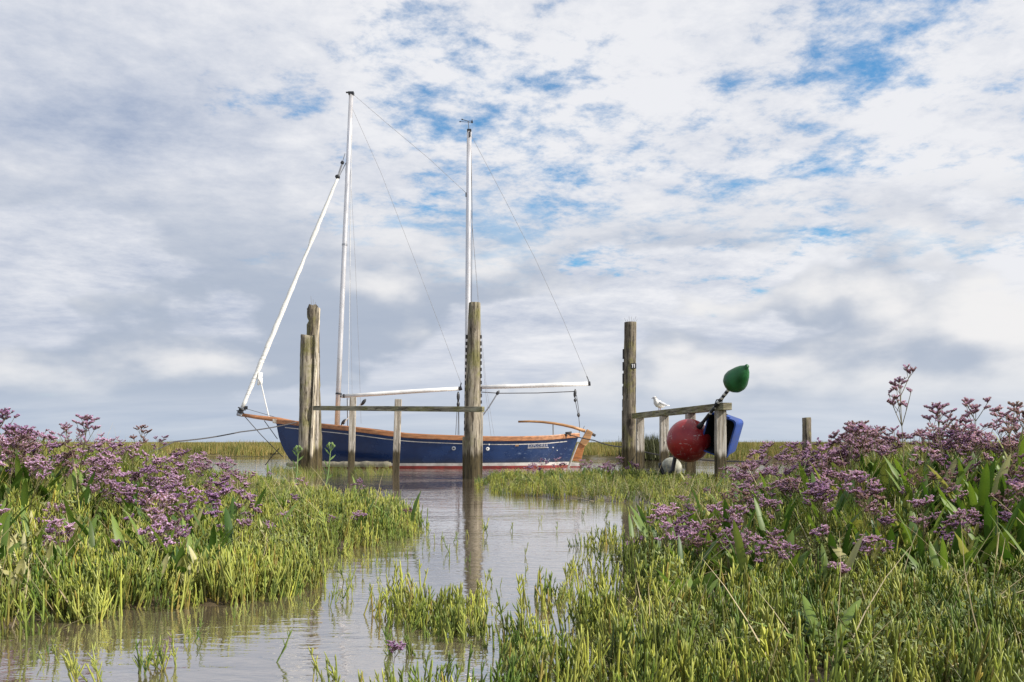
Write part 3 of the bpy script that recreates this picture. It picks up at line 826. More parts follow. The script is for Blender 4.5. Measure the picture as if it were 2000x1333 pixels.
# ------------------------------------------------------------------ buoy, tub, float, gull
bc = P(1345, 861, 9.76); rc = P(1403, 787, 9.24)
d = (rc - bc).normalized()
rt = empty('marker_buoy', Vector((bc.x, bc.y, 0)), 'scuffed red ball buoy on a banded pole with green top float, leaning on handrail', 'buoy')
rb_ = 42.5 * 9.76 / F
mb = MB(); pr = [(-rb_ * math.cos(t), rb_ * math.sin(t)) for t in np.linspace(0, math.pi, 25)]
mb.lathe(pr, bc, d, 40)
mb.build('ball', M['ball'], rt, smooth=True).location = (0, 0, 0)
tip = bc + (rc - bc) * 1.36; PL = (tip - bc).length
low = bc - d * .42
po = MB().tube([bc - d * .2, bc + d * .5, tip], [.022, .021, .021], 10).build('pole', M['black'], rt, smooth=True)
MB().tube([bc + d * .245, bc + d * .30, bc + d * .36], [.042, .032, .022], 12).build('pole_socket', M['black'], rt, smooth=True)
for s, L in ((.50, .022), (.60, .02), (.685, .03), (.755, .03), (.82, .03), (.885, .035)):
    s *= PL / .93
    MB().tube([bc + d * s, bc + d * (s + L)], .0222, 10).build('pole_band', M['white_paint'], po, origin=rt.location)
gl = [(0, .008), (.006, .04), (.03, .085), (.07, .122), (.12, .138), (.165, .135), (.21, .118), (.26, .098), (.31, .070), (.345, .042), (.36, .028), (.385, .022), (.39, .006)]
MB().lathe(gl, tip - d * .01, d, 28).build('top_float', M['green'], rt, smooth=True)
q0 = bc - d * .22
MB().tube([q0, bc - d * .36, P(1313, 921, 9.95), P(1303, 927, 9.95), P(1295, 925, 9.97), P(1290, 913, 10.0), P(1289, 905, 10.0)], [.026, .026, .026, .026, .026, .024, .022], 8).build('tail_hose', M['black'], rt, smooth=True)
mb = MB(); mb.tube([rc + Vector((-.03, -.035, .03)), rc + Vector((.06, .03, .05)), rc + Vector((.05, .09, -.05)), rc + Vector((-.05, .03, -.06)), rc + Vector((-.03, -.035, .03))], .007, 6)
mb.build('lashing', M['rope'], rt)
gc = P(1311, 914, 10.2); gr = 20.5 * 10.2 / F; gc.z = max(gc.z, gr * .9)
mb = MB(); mb.lathe([(-gr * .7 * math.cos(t), gr * math.sin(t)) for t in np.linspace(0, math.pi, 15)], gc, (.25, 1, .2), 24)
o = mb.build('net_float', M['grey_float'], None, origin=gc, smooth=True); o.location = gc
tag(o, 'pale mottled round net float lying at the foot of the handrail', 'float')

# blue tub: open-mouthed moulded tub, tipped, hung behind the end upright
tc = P(1411, 848.5, 9.52)
rot = Euler((R(8), R(20), R(-38)), 'XYZ').to_matrix()
def rrect(w, h, r, y, n=4):
    out = []
    for cx, cz, a0 in ((w - r, h - r, 0), (-w + r, h - r, 90), (-w + r, -h + r, 180), (w - r, -h + r, 270)):
        for i in range(n + 1):
            a = R(a0 + 90 * i / n); out.append(Vector((cx + r * math.cos(a), y, cz + r * math.sin(a))))
    return out
loops = [rrect(.145, .195, .04, .16), rrect(.160, .215, .05, .14), rrect(.172, .232, .05, -.09), rrect(.184, .244, .05, -.09), rrect(.184, .244, .05, -.13), rrect(.166, .226, .05, -.13), rrect(.150, .205, .045, .125)]
mb = MB(); vs = []; fs = []; k = len(loops[0])
for lp in loops: vs += [tc + rot @ q for q in lp]
for i in range(len(loops) - 1):
    for j in range(k): fs.append((i * k + j, i * k + (j + 1) % k, (i + 1) * k + (j + 1) % k, (i + 1) * k + j))
fs.append(tuple(range(k)))
mb.add(vs, fs[:-1 - k] + fs[-1:]); ins = MB(); ins.add(vs[-2 * k:], [(j, (j + 1) % k, k + (j + 1) % k, k + j) for j in range(k)] + [tuple(range(k, 2 * k))])
rt = empty('plastic_tub', tc, 'tilted blue plastic tub hanging behind the end upright of the handrail', 'tub')
mb.build('tub', M['blue_tub'], rt, smooth=False, bevel=0)
ins.build('inside', m_plain('shaded_inside', (.012, .013, .020), .7, var=.5), rt)['label'] = 'inside coloured black for its shade'  # black colour stands for the shade inside the tub
hp = tc + rot @ Vector((0, -.02, .25))
MB().tube([tc + rot @ Vector((-.08, .0, .232)), hp, fp(1404).to_3d() + Vector((0, .06, zb - .03))], .008, 5).build('hanging_rope', M['rope'], rt)
MB().box(tc + rot @ Vector((.0, -.11, .247)), (.16, .03, .02), rot).build('handle', M['blue_tub'], rt, bevel=.004)

# gull on the rail
def gull():
    g = fp(1288); f = (g - A).length / (Bq - A).length; zr = za + (zb - za) * f + .0425
    foot = Vector((g.x, g.y, zr))
    rt = empty('gull', foot, 'small white gull standing on the handrail, facing the channel', 'bird')
    fw = Vector((-.86, -.5, 0)).normalized(); up = Vector((0, 0, 1)); sd = up.cross(fw)
    s = .92
    spine = [(-.145, .088, .004), (-.11, .085, .018), (-.07, .085, .040), (-.02, .090, .056), (.03, .105, .058), (.065, .13, .048), (.078, .155, .033), (.086, .175, .030), (.096, .190, .030), (.108, .196, .024), (.118, .195, .011)]
    mb = MB(); pts = [foot + (fw * a + up * b) * s for a, b, r in spine]
    mb.tube(pts, [r * s for a, b, r in spine], 14)
    mb.build('body', M['gull_white'], rt, smooth=True)
    hd = foot + (fw * .112 + up * .193) * s
    MB().tube([hd, hd + fw * .035 * s - up * .004, hd + fw * .05 * s - up * .010], [.007 * s, .006 * s, .001], 6).build('bill', M['gull_dark'], rt)
    for e in (-1, 1):
        ey = foot + (fw * .104 + up * .2 + sd * e * .022) * s
        MB().lathe([(-.006, .001), (-.003, .006), (.003, .006), (.006, .001)], ey, sd, 8).build('eye', M['gull_dark'], rt)
        ep = foot + (fw * .084 + up * .197 + sd * e * .022) * s
        MB().lathe([(-.006, .001), (-.002, .010), (.002, .010), (.006, .001)], ep, sd, 8).build('ear_spot', M['gull_dark'], rt)
        w = [foot + (fw * a + up * b + sd * e * c) * s for a, b, c in ((.05, .125, .048), (.0, .118, .056), (-.06, .105, .045), (-.12, .095, .02), (-.175, .092, .008))]
        MB().tube(w, [.02 * s, .030 * s, .026 * s, .014 * s, .003 * s], 8, flat=.45).build('wing', M['gull_grey'], rt, smooth=True)
        l = foot + (fw * .0 + sd * e * .018) * s
        lb = MB(); lb.tube([l + up * .06 * s + fw * .005, l + up * .03 * s - fw * .004, l], .0042, 6); lb.tube([l, l + fw * .028], .004, 5); lb.tube([l, l + fw * .02 + sd * .014], .0035, 5); lb.tube([l, l + fw * .02 - sd * .014], .0035, 5)
        lb.build('leg', M['gull_leg'], rt)
    MB().tube([foot + (fw * -.13 + up * .088) * s, foot + (fw * -.20 + up * .083) * s], [.016 * s, .014 * s], 8, flat=.3).build('tail', M['gull_white'], rt)
gull()

# mooring lines
def rope(name, pts, r, label):
    n = []; pts = [Vector(p) for p in pts]
    for i in range(len(pts) - 1):
        for k in range(6):
            f = k / 6; q = pts[i].lerp(pts[i + 1], f); q.z -= .035 * math.sin(math.pi * f) * (pts[i + 1] - pts[i]).length / 2.5; n.append(q)
    n.append(pts[-1])
    tag(MB().tube(n, r, 6).build(name, M['rope'], None, smooth=True), label, 'rope')
q = P(340, 863, 13.2); q2 = P(230, 935, 11.5); q2.z = .2
rope('mooring_rope', [P(583, 824.5, 15.75), P(470, 844, 14.6), q, q2], .011, 'dark mooring rope from the boat\'s bow to the flowering bank')
e = fp(1450); q3 = P(1500, 902, 10.6)
rope('mooring_rope', [P(1108, 848, 15.6), P(1160, 860.5, 14.8), P(1221, 874, 12.98), P(1340, 896, 11.6), q3], .011, 'dark mooring rope from the boat\'s stern past the numbered post')

# ------------------------------------------------------------------ vegetation meshes
def samphire_stem(seed, hgt=.10, branches=5, rad=.0027, dry=False):
    r_ = random.Random(seed); mb = MB()
    def seg(a, d, L, r0, n, sides, tip, c0, c1):
        pts, rs, cs = [], [], []
        bend = Vector((r_.uniform(-.25, .25), r_.uniform(-.25, .25), 0)); p = Vector(a); dd = Vector(d).normalized()
        for i in range(2 * n + 1):
            f = i / (2 * n)
            pts.append(p.copy()); rs.append(r0 * (1.08 if i % 2 else .80) * (1 - .35 * f ** 3) * (tip if i == 2 * n else 1))
            cs.append(tuple(c0[k] + (c1[k] - c0[k]) * min(1, f * 1.4) for k in range(3)))
            dd = (dd + bend * .10 + Vector((0, 0, .07))).normalized(); p += dd * L / (2 * n)
        mb.tube(pts, rs, sides, cols=cs); return pts
    red = (.95, .62, .50); mid = (.85, .90, .85); tipc = (1.18, 1.10, .95)
    if dry: red, mid, tipc = (.75, .48, .55), (.85, .58, .70), (1.15, .80, .85)
    base = red if r_.random() < .45 else mid
    main = seg((0, 0, -.02), (r_.gauss(0, .16), r_.gauss(0, .16), 1), hgt + .02, rad, 5, 5, .45, base, tipc)
    for k in range(branches):
        i = r_.randint(3, 8); a = r_.uniform(0, 6.28)
        d = Vector((math.cos(a) * .62, math.sin(a) * .62, 1))
        L = hgt * r_.uniform(.20, .42) * (1.25 - i / 12)
        seg(main[i], d, L, rad * .8, 2, 4, .45, mid, tipc)
    return mb
STEMS = []
for i in range(9):
    o = samphire_stem(100 + i, [.10, .12, .085, .11, .07, .13, .095, .075, .115][i], [5, 7, 3, 6, 2, 8, 4, 1, 6][i]).build('stem', M['samphire'], None, smooth=True)
    STEMS.append(o.data); bpy.data.objects.remove(o)

def library(name, builders):
    c = bpy.data.collections.new(name)
    for i, (mb, m) in enumerate(builders):
        o = mb.build('%s_%02d' % (name, i), m, None, smooth=True)
        COL.objects.unlink(o); c.objects.link(o)
    return c
def merge(dst, src, loc, rz, sc, tint=(1, 1, 1)):
    Mx = Matrix.Rotation(rz, 3, 'Z')
    dst.add([Mx @ Vector(v) * sc + Vector(loc) for v in src.v], src.f, [tuple(a * b for a, b in zip(c, tint)) for c in src.c])

def blades(mb, n, rad, h0, h1, w, seed, lean=.35, cols=((1, 1, 1),), droop=.3, segs=4):
    r_ = random.Random(seed)
    for _ in range(n):
        a = r_.uniform(0, 6.28); q = rad * math.sqrt(r_.random()); x, y = q * math.cos(a), q * math.sin(a)
        L = r_.uniform(h0, h1); la = r_.uniform(0, 6.28); ln = r_.uniform(0, lean)
        d = Vector((math.cos(la) * ln, math.sin(la) * ln, 1)).normalized(); fa = r_.uniform(0, 3.14)
        s = Vector((math.cos(fa), math.sin(fa), 0)); p = Vector((x, y, -.02)); c = r_.choice(cols)
        vs, fs = [], []; ww = w * r_.uniform(.7, 1.3)
        for i in range(segs + 1):
            f = i / segs; k = ww * (1 - f ** 1.6) * .5 + .0003
            vs += [p - s * k, p + s * k]
            d = (d + Vector((math.cos(la), math.sin(la), -.4)) * droop * f / segs).normalized(); p = p + d * L / segs
        for i in range(segs): fs.append((2 * i, 2 * i + 1, 2 * i + 3, 2 * i + 2))
        mb.add(vs, fs, [c] * len(vs))
    return mb

def samph_clump(seed, n=16, rad=.062):
    r_ = random.Random(seed); mb = MB()
    for k in range(n):
        a = r_.uniform(0, 6.28); q = rad * math.sqrt(r_.random())
        g = r_.uniform(.55, 1.35)
        merge(mb, samphire_stem(seed * 50 + k, r_.uniform(.035, .135), r_.choice((0, 1, 2, 4, 6, 8)), dry=r_.random() < .12), (q * math.cos(a), q * math.sin(a), 0), 0, 1, (g, g, g * r_.uniform(.7, 1.1)))
    return mb
LIB_S = library('samphire_clump', [(samph_clump(i + 1), M['samphire']) for i in range(8)])
GC = ((1, 1, 1), (.8, .95, .8), (1.25, 1.1, .9), (.65, .85, .6))
LIB_G = library('grass_clump', [(blades(MB(), 34, .07, .10, .24, .0045, i, .55, GC, .5), M['grass']) for i in range(5)])
RC = ((1, 1, 1), (1.1, .95, .8), (.55, .75, .45), (.85, .9, .6))
LIB_R = library('reed_clump', [(blades(MB(), 60, .35, .20, .42, .018, 40 + i, .35, RC, .35, 3), M['reed']) for i in range(5)])
def purslane(seed):
    r_ = random.Random(seed); mb = MB()
    for k in range(7):
        a = r_.uniform(0, 6.28); q = .05 * math.sqrt(r_.random()); p = Vector((q * math.cos(a), q * math.sin(a), -.01))
        d = Vector((r_.gauss(0, .35), r_.gauss(0, .35), 1)).normalized(); L = r_.uniform(.05, .13); n = 9
        pts = [p + d * L * i / n for i in range(n + 1)]
        mb.tube(pts[::3], .0012, 3, cap=False, cols=[(.7, .55, .4)] * 4)
        for i in range(2, n + 1):
            for e in (0, 3.14):
                b = a + i * 1.57 + e + r_.uniform(-.3, .3); o = Vector((math.cos(b), math.sin(b), r_.uniform(.3, .9))).normalized(); w = o.cross(Vector((0, 0, 1))).normalized()
                l = r_.uniform(.010, .019); g = r_.uniform(.7, 1.3); c = pts[i]
                mb.add([c, c + o * l * .5 + w * l * .26, c + o * l, c + o * l * .5 - w * l * .26], [(0, 1, 2, 3)], [(g, g, g * .95)] * 4)
    return mb
LIB_P = library('purslane_clump', [(purslane(i), m_leaf('sea_purslane', (.13, .175, .055), (.33, .36, .15), .5, .25)) for i in range(5)])
LIB_T = library('straw_clump', [(blades(MB(), 5, .10, .12, .32, .0028, 70 + i, 2.2, ((1, 1, 1),), .6), M['straw']) for i in range(4)])

def scatter(name, lib, pts, label, cat, kind='stuff'):
    """pts rows: x y z rx ry rz scale idx; one object that places clumps on its own points"""
    pts = np.asarray(pts, float)
    me = bpy.data.meshes.new(name)
    me.from_pydata(pts[:, :3].tolist(), [], [])
    for an, typ, dat in (('rot', 'FLOAT_VECTOR', pts[:, 3:6].ravel()), ('scl', 'FLOAT', pts[:, 6])):
        a = me.attributes.new(an, typ, 'POINT'); a.data.foreach_set('vector' if typ == 'FLOAT_VECTOR' else 'value', dat)
    a = me.attributes.new('idx', 'INT', 'POINT'); a.data.foreach_set('value', pts[:, 7].astype(int))
    o = bpy.data.objects.new(name, me); COL.objects.link(o)
    ng = bpy.data.node_groups.new(name, 'GeometryNodeTree')
    ng.interface.new_socket('Geometry', in_out='INPUT', socket_type='NodeSocketGeometry')
    ng.interface.new_socket('Geometry', in_out='OUTPUT', socket_type='NodeSocketGeometry')
    n = ng.nodes; L = ng.links
    gi = n.new('NodeGroupInput'); go = n.new('NodeGroupOutput'); ip = n.new('GeometryNodeInstanceOnPoints')
    ci = n.new('GeometryNodeCollectionInfo'); ci.inputs['Collection'].default_value = lib; ci.inputs['Separate Children'].default_value = True; ci.inputs['Reset Children'].default_value = True
    def at(nm, ty):
        q = n.new('GeometryNodeInputNamedAttribute'); q.data_type = ty; q.inputs['Name'].default_value = nm; return q.outputs[0]
    er = n.new('FunctionNodeEulerToRotation'); L.new(at('rot', 'FLOAT_VECTOR'), er.inputs[0])
    L.new(gi.outputs[0], ip.inputs['Points']); L.new(ci.outputs[0], ip.inputs['Instance'])
    ip.inputs['Pick Instance'].default_value = True
    L.new(at('idx', 'INT'), ip.inputs['Instance Index']); L.new(er.outputs[0], ip.inputs['Rotation']); L.new(at('scl', 'FLOAT'), ip.inputs['Scale'])
    L.new(ip.outputs[0], go.inputs[0])
    md = o.modifiers.new('scatter', 'NODES'); md.node_group = ng
    return tag(o, label, cat, kind=kind)

def patchy(x, y, s, ph=0.0):
    return .5 + .25 * (np.sin(s * x * 1.7 + s * y * .9 + ph) + np.sin(s * y * 1.9 - s * x * .8 + 2.1 * ph + 1)) * .9 + .12 * np.sin(3.1 * s * x + ph) * np.sin(2.7 * s * y)
def cand(x0, x1, y0, y1, dens):
    n = int((x1 - x0) * (y1 - y0) * dens)
    return rng.uniform(x0, x1, n), rng.uniform(y0, y1, n)
def inview(x, y, m=.5): return (np.abs(x) < y * (1000 / F) + m)
def rows(x, y, keep, s0, s1, nvar, tilt=.12, zoff=0.0, zmin=None):
    x, y = x[keep], y[keep]; n = len(x)
    z = height(x, y) + zoff
    if zmin is not None: z = np.maximum(z, zmin)
    return np.stack([x, y, z, rng.normal(0, tilt, n), rng.normal(0, tilt, n), rng.uniform(0, 6.28, n), rng.uniform(s0, s1, n), rng.integers(0, nvar, n)], -1)

def low_zone(x, y):
    dl = poly_dist(x, y, LEFT) + wob(x, y); dr = poly_dist(x, y, RIGHT) + wob(x + 3, y)
    ll = poly_dist(x, y, LAVL); lr = poly_dist(x, y, LAVR)
    return dl, dr, ll, lr
# samphire carpet
ROSE = [G(1345, 1190), G(1610, 1300)]
S = []
for x0, x1, y0, y1, dn in ((-3.5, 3.5, 1.25, 3.2, 330), (-4.5, 4.5, 3.2, 6.0, 190), (-6, 6, 6.0, 11.8, 95)):
    x, y = cand(x0, x1, y0, y1, dn)
    dl, dr, ll, lr = low_zone(x, y)
    d = np.maximum(dl, dr); lav = np.maximum(ll, lr)
    bare = np.zeros(len(x), bool)
    for rx, ry in ROSE: bare |= (x - rx) ** 2 + ((y - ry) + .04) ** 2 < .012
    gap = sstep(.30, .52, patchy(x, y, 6.5, .9) + rng.normal(0, .10, len(x)))
    keep = inview(x, y) & ~bare & (rng.random(len(x)) < np.where(y < 3.4, np.where(x > 0, 0.14 + .70 * gap, 0.16 + .80 * gap), 1)) & (d > -.03) & (rng.random(len(x)) < np.where(lav > .12, .30, 1.0)) & (rng.random(len(x)) < .55 + .6 * patchy(x, y, 2.2))
    keep &= ~((y > 6.3) & (x > -.8) & (x < 1.7) & (rng.random(len(x)) < .15 + .55 * patchy(x, y, 4.0, 3.0)))
    q_ = rows(x, y, keep, .55, 1.3, 8, .13); q_[:, 6] *= np.where(q_[:, 1] > 6.4, .85, 1.0); S.append(q_)
scatter('samphire_carpet', LIB_S, np.concatenate(S), 'yellow-green glasswort carpeting the low wet margins of both banks', 'glasswort')
# flooded patch of samphire in the middle of the foreground
PATCH = [G(*q) for q in ((640, 1420), (690, 1300), (720, 1205), (765, 1150), (830, 1150), (905, 1165), (985, 1205), (1050, 1200), (1075, 1120), (1100, 1075), (1190, 1040), (1222, 1090), (1225, 1420))]
x, y = cand(-.6, 1.0, 1.25, 5.2, 300)
dp = poly_dist(x, y, PATCH)
keep = (dp > 0) & (rng.random(len(x)) < .03 + .46 * sstep(.46, .72, patchy(x, y, 7.5, 1.7) + rng.normal(0, .07, len(x)))) & (poly_dist(x, y, RIGHT) < .02) & (rng.random(len(x)) < np.where(y > 2.9, .45, 1.0))
Q = rows(x, y, keep, .75, 1.15, 8, .12, 0, -.035)
scatter('flooded_samphire', LIB_S, Q, 'loose glasswort standing in the flooded foreground between the two banks', 'glasswort')
# thin grass at the pile's foot and on the spit edges
x, y = cand(-5.2, -2.0, 10.8, 14.2, 16)
px = 1000 + x * F / y
keep = (px > 520) & (px < 805) & (rng.random(len(x)) < sstep(.25, .7, patchy(x, y, 2.5, .4)))
scatter('pile_foot_grass', LIB_G, rows(x, y, keep, .7, 1.15, 5, .3, 0, -.03), 'sparse tan grass growing out of the water round the pile', 'grass')
# bank grass
Gs = []
for x0, x1, y0, y1, dn in ((-4, 4, 2.2, 5.0, 170), (-7, 7, 5.0, 11.8, 75)):
    x, y = cand(x0, x1, y0, y1, dn)
    dl, dr, ll, lr = low_zone(x, y); lav = np.maximum(ll, lr)
    hi = height(x, y)
    keep = inview(x, y) & (np.maximum(dl, dr) > .02) & (rng.random(len(x)) < np.where(lav > 0, .34, .05 + .12 * (y > 3.6)))
    q_ = rows(x, y, keep, .7, 1.2, 5, .12); q_[:, 6] *= .5 + .5 * sstep(.03, .22, q_[:, 2]); Gs.append(q_)
scatter('bank_grass', LIB_G, np.concatenate(Gs), 'mixed green and tan marsh grass growing over both banks', 'grass')
Pp = []
for x0, x1, y0, y1, dn in ((-3.5, 3.5, 1.4, 4.0, 75), (-5, 5, 4.0, 9, 35)):
    x, y = cand(x0, x1, y0, y1, dn)
    dl, dr, ll, lr = low_zone(x, y)
    keep = inview(x, y) & (np.maximum(dl, dr) > .03) & (rng.random(len(x)) < sstep(.42, .70, patchy(x, y, 3.4, 4.2) + rng.normal(0, .1, len(x))))
    Pp.append(rows(x, y, keep, .7, 1.3, 5, .2))
scatter('low_purslane', LIB_P, np.concatenate(Pp), 'small grey-green leafy sea purslane in patches over both banks', 'purslane')
x, y = cand(-4, 4, 1.5, 8, 22)
dl, dr, ll, lr = low_zone(x, y)
keep = inview(x, y) & (np.maximum(dl, dr) > .05)
scatter('dry_straw', LIB_T, rows(x, y, keep, .7, 1.3, 4, .3), 'thin dry straw stalks lying through the bank vegetation', 'straw')
# far bank
Rr = []
for y0, y1, dn in ((19.0, 34, 7.0), (34, 60, 2.0), (60, 180, .25)):
    w = y1 * .72
    x, y = cand(-w, w, y0, y1, dn)
    keep = (height(x, y) > .02) & inview(x, y, 2)
    r_ = rows(x, y, keep, .75, 1.1, 5, .06); r_[:, 6] *= .72 + .55 * patchy(r_[:, 0], r_[:, 1] * .4, 1.1, 2.2)
    Rr.append(r_)
scatter('reed_bed', LIB_R, np.concatenate(Rr), 'tan and green reeds along the far side of the channel', 'reeds')
# darker rush tuft behind the right handrail
c = P(1272, 893, 22.6); n = 60
pts = np.stack([rng.normal(c.x, .28, n), rng.normal(c.y, .3, n), np.full(n, .05), rng.normal(0, .1, n), rng.normal(0, .1, n), rng.uniform(0, 6.28, n), rng.uniform(1.5, 2.1, n), rng.integers(0, 5, n)], -1)
LIB_D = library('rush_clump', [(blades(MB(), 50, .2, .18, .38, .012, 90 + i, .3, ((1, 1, 1), (.6, .6, .5)), .3, 3), m_leaf('dark_rush', (.045, .055, .018), (.10, .10, .035), .6, .1)) for i in range(3)])
pts[:, 7] %= 3
scatter('rush_tuft', LIB_D, pts, 'dark rush clump rising from the far bank behind the handrail', 'rushes')

# ------------------------------------------------------------------ sea lavender
def leaf_mesh(seed, L, W, curl):
    r_ = random.Random(seed); vs, fs, cs = [], [], []; n = 7
    p = Vector((0, 0, 0)); d = Vector((0, .25, 1)).normalized()
    for i in range(n + 1):
        f = i / n
        w = W * .5 * (max(0.0, math.sin(math.pi * min(1, f ** 1.25 * .93 + .05)))) ** .75 if f > .02 else W * .07
        if i == n: w = W * .03
        fold = .28 * w
        vs += [p + Vector((-w, fold, 0)), p, p + Vector((w, fold * r_.uniform(.6, 1.4), 0))]
        g = .92 + .1 * f; cs += [(g, g, g * .9), (g * 1.25, g * 1.2, g * .9), (g, g, g * .9)]
        d = (d + Vector((r_.uniform(-.03, .03), curl * f, 0)) * .35).normalized(); p = p + d * L / n
    for i in range(n):
        for j in range(2): fs.append((3 * i + j, 3 * i + j + 1, 3 * i + j + 4, 3 * i + j + 3))
    mb = MB(); mb.add(vs, fs, cs); return mb
LEAVES, PALE = [], []
for i, (L, W, cu) in enumerate(((.15, .030, .3), (.19, .034, .6), (.12, .030, .9), (.22, .028, .35), (.17, .038, .75), (.26, .026, .5), (.14, .044, 1.2))):
    o = leaf_mesh(i, L, W, cu).build('leaf', M['lav_leaf'], None, smooth=True); LEAVES.append(o.data); bpy.data.objects.remove(o)
    o = leaf_mesh(i + 30, L * .7, W * .8, cu).build('leaf', M['pale_leaf'], None, smooth=True); PALE.append(o.data); bpy.data.objects.remove(o)

def spray(seed, hgt, spread, nb):
    r_ = random.Random(seed); st = MB(); fl = MB()
    def grow(p, d, L, n, bend):
        pts = [Vector(p)]; d = Vector(d).normalized()
        for i in range(n):
            d = (d + Vector((bend[0], bend[1], bend[2])) / n).normalized(); pts.append(pts[-1] + d * L / n)
        return pts, d
    def floret(p, d):
        u = d.orthogonal().normalized(); w = d.cross(u)
        a0 = r_.uniform(0, 6.28); k = 5
        s = r_.uniform(.0034, .0056); h = s * 1.25
        fl.mat = 1
        b0 = p - d * h * 1.15
        fl.add([b0] + [p + (u * math.cos(a0 + 2.1 * i) + w * math.sin(a0 + 2.1 * i)) * s * .52 for i in range(3)], [(0, 1, 2), (0, 2, 3), (0, 3, 1)], [(1, 1, 1)] * 4)
        if r_.random() < .80:
            fl.mat = 0
            g = r_.uniform(.75, 1.2); cc = (g, g * r_.uniform(.85, 1.05), g)
            fl.add([p - d * h * .2] + [p + d * h * r_.uniform(.5, .95) + (u * math.cos(a0 + 6.283 * i / k) + w * math.sin(a0 + 6.283 * i / k)) * s * r_.uniform(.8, 1.15) for i in range(k)],
                   [(0, i + 1, (i + 1) % k + 1) for i in range(k)], [tuple(q * .8 for q in cc)] + [cc] * k)
    def spike(p, d):
        L = r_.uniform(.018, .034); a = r_.uniform(0, 6.28)
        o = Vector((math.cos(a), math.sin(a), 0)); d = (d * .5 + o * .85 + Vector((0, 0, .25))).normalized()
        pts, _ = grow(p, d, L, 4, (0, 0, -.25))
        st.tube(pts, .0011, 3, cap=False)
        m = r_.randint(9, 13)
        for i in range(m):
            f = (i + .5) / m * 3.999; k = int(f); q = pts[k].lerp(pts[k + 1], f - k)
            dd = (Vector((0, 0, 1)) + Vector((r_.uniform(-.7, .7), r_.uniform(-.7, .7), r_.uniform(-.2, .2))) + d * .35).normalized()
            floret(q + dd * r_.uniform(.001, .006), dd)
    la = r_.uniform(0, 6.28)
    main, d = grow((0, 0, -.02), (math.cos(la) * .12, math.sin(la) * .12, 1), hgt * .86 + .02, 8, (r_.uniform(-.15, .15), r_.uniform(-.15, .15), .1))
    st.tube(main, [.0024 - .0012 * i / 8 for i in range(9)], 5, cap=False)
    a = r_.uniform(0, 6.28)
    for b in range(nb):
        i = r_.choice((4, 5, 5, 6, 6, 7, 7)); a += 2.4 + r_.uniform(-.4, .4)
        o = Vector((math.cos(a), math.sin(a), 0))
        L = hgt * (.50 - .05 * i) * r_.uniform(.8, 1.15) + .02
        pts, dd = grow(main[i], o * spread + Vector((0, 0, 1)), L, 5, (0, 0, .25))
        st.tube(pts, [.0016, .0015, .0014, .0013, .0012, .0011], 4, cap=False)
        for q in range(r_.randint(2, 3)): spike(pts[-1], dd)
        for tw in range(r_.randint(1, 2)):
            o2 = Vector((r_.uniform(-1, 1), r_.uniform(-1, 1), 0)).normalized()
            tp, d2 = grow(pts[r_.randint(2, 4)], dd + o2 * .7, r_.uniform(.018, .042), 3, (0, 0, .2))
            st.tube(tp, .0011, 3, cap=False)
            for q in range(r_.randint(2, 3)): spike(tp[-1], d2)
    for q in range(4): spike(main[-1], d)
    so = st.build('flower_stem', M['stem'], None, smooth=True); fo = fl.build('blossom', [M['petal'], M['calyx']], None)
    a = (so.data, fo.data); bpy.data.objects.remove(so); bpy.data.objects.remove(fo)
    return a
SPRAYS = [spray(i + 5, h, s, n) for i, (h, s, n) in enumerate(((.30, .75, 5), (.34, .65, 5), (.26, .85, 5), (.38, .6, 6), (.32, .9, 6), (.23, .7, 4), (.36, .75, 5)))]
DROOP = [spray(60 + i, .20, .8, 5) for i in range(2)]

def lavender(x, y, nspray, nleaf, sc, label, group, lean=.16, sprays=SPRAYS, z=None, lsc=1.0, name='sea_lavender', up=.35, lo=-.1):
    z = hz(x, y) if z is None else z
    rt = empty(name, (x, y, z), label, 'flower' if nspray else 'plant', group)
    for k in range(nleaf):
        a = random.uniform(0, 6.28); r0 = random.uniform(.008, .04)
        pal = PALE if random.random() < .03 else LEAVES
        s = random.uniform(.75, 1.15) * lsc
        link_copy('leaf', random.choice(pal), rt, (r0 * math.sin(-a), r0 * math.cos(a), -.005), (random.uniform(lo, up) * -1, random.uniform(-.15, .15), a), (s, s, s))
    for k in range(nspray):
        st, fl = random.choice(sprays); s = sc * random.uniform(.85, 1.12)
        a = random.uniform(0, 6.28); r0 = random.uniform(0, .045)
        e = (random.gauss(0, lean), random.gauss(0, lean), random.uniform(0, 6.28))
        so_ = link_copy('flower_stem', st, rt, (r0 * math.cos(a), r0 * math.sin(a), 0), e, (s, s, s))
        link_copy('blossom', fl, so_)
    return rt

def poisson(n, zone, x0, x1, y0, y1, dmin, tries=9000):
    out = []
    for _ in range(tries):
        if len(out) >= n: break
        x = random.uniform(x0, x1); y = y0 * (y1 / y0) ** random.random()
        if abs(x) > y * 1000 / F + .35: continue
        if poly_dist(np.array([x]), np.array([y]), zone)[0] < .02: continue
        dm = dmin * (.55 + y / 8)
        if any((x - a) ** 2 + (y - b) ** 2 < dm * dm for a, b in out): continue
        out.append((x, y))
    return out
SPX = lambda x, y: 1000 + x * F / y
def lav_scale(x, y):
    """plants are stunted on the wet low ground and tall on the raised bank"""
    g = .72 + .30 * float(sstep(.03, .24, np.array(hz(x, y))))
    if y > 5.5 and 1000 < SPX(x, y) < 1450: g *= .72   # grazed short round the landing
    return g
TALL = [spray(80 + i, h, s_, n) for i, (h, s_, n) in enumerate(((.52, .55, 5), (.46, .6, 6), (.42, .5, 5)))]
BOW = (('sea lavender thick with lilac flowers on the crest of the bank off the boat\'s bow', 'sea lavender on the crest off the bow'),
       ('sea lavender with lilac sprays on the lower slope of the bank off the boat\'s bow', 'sea lavender on the lower slope off the bow'))
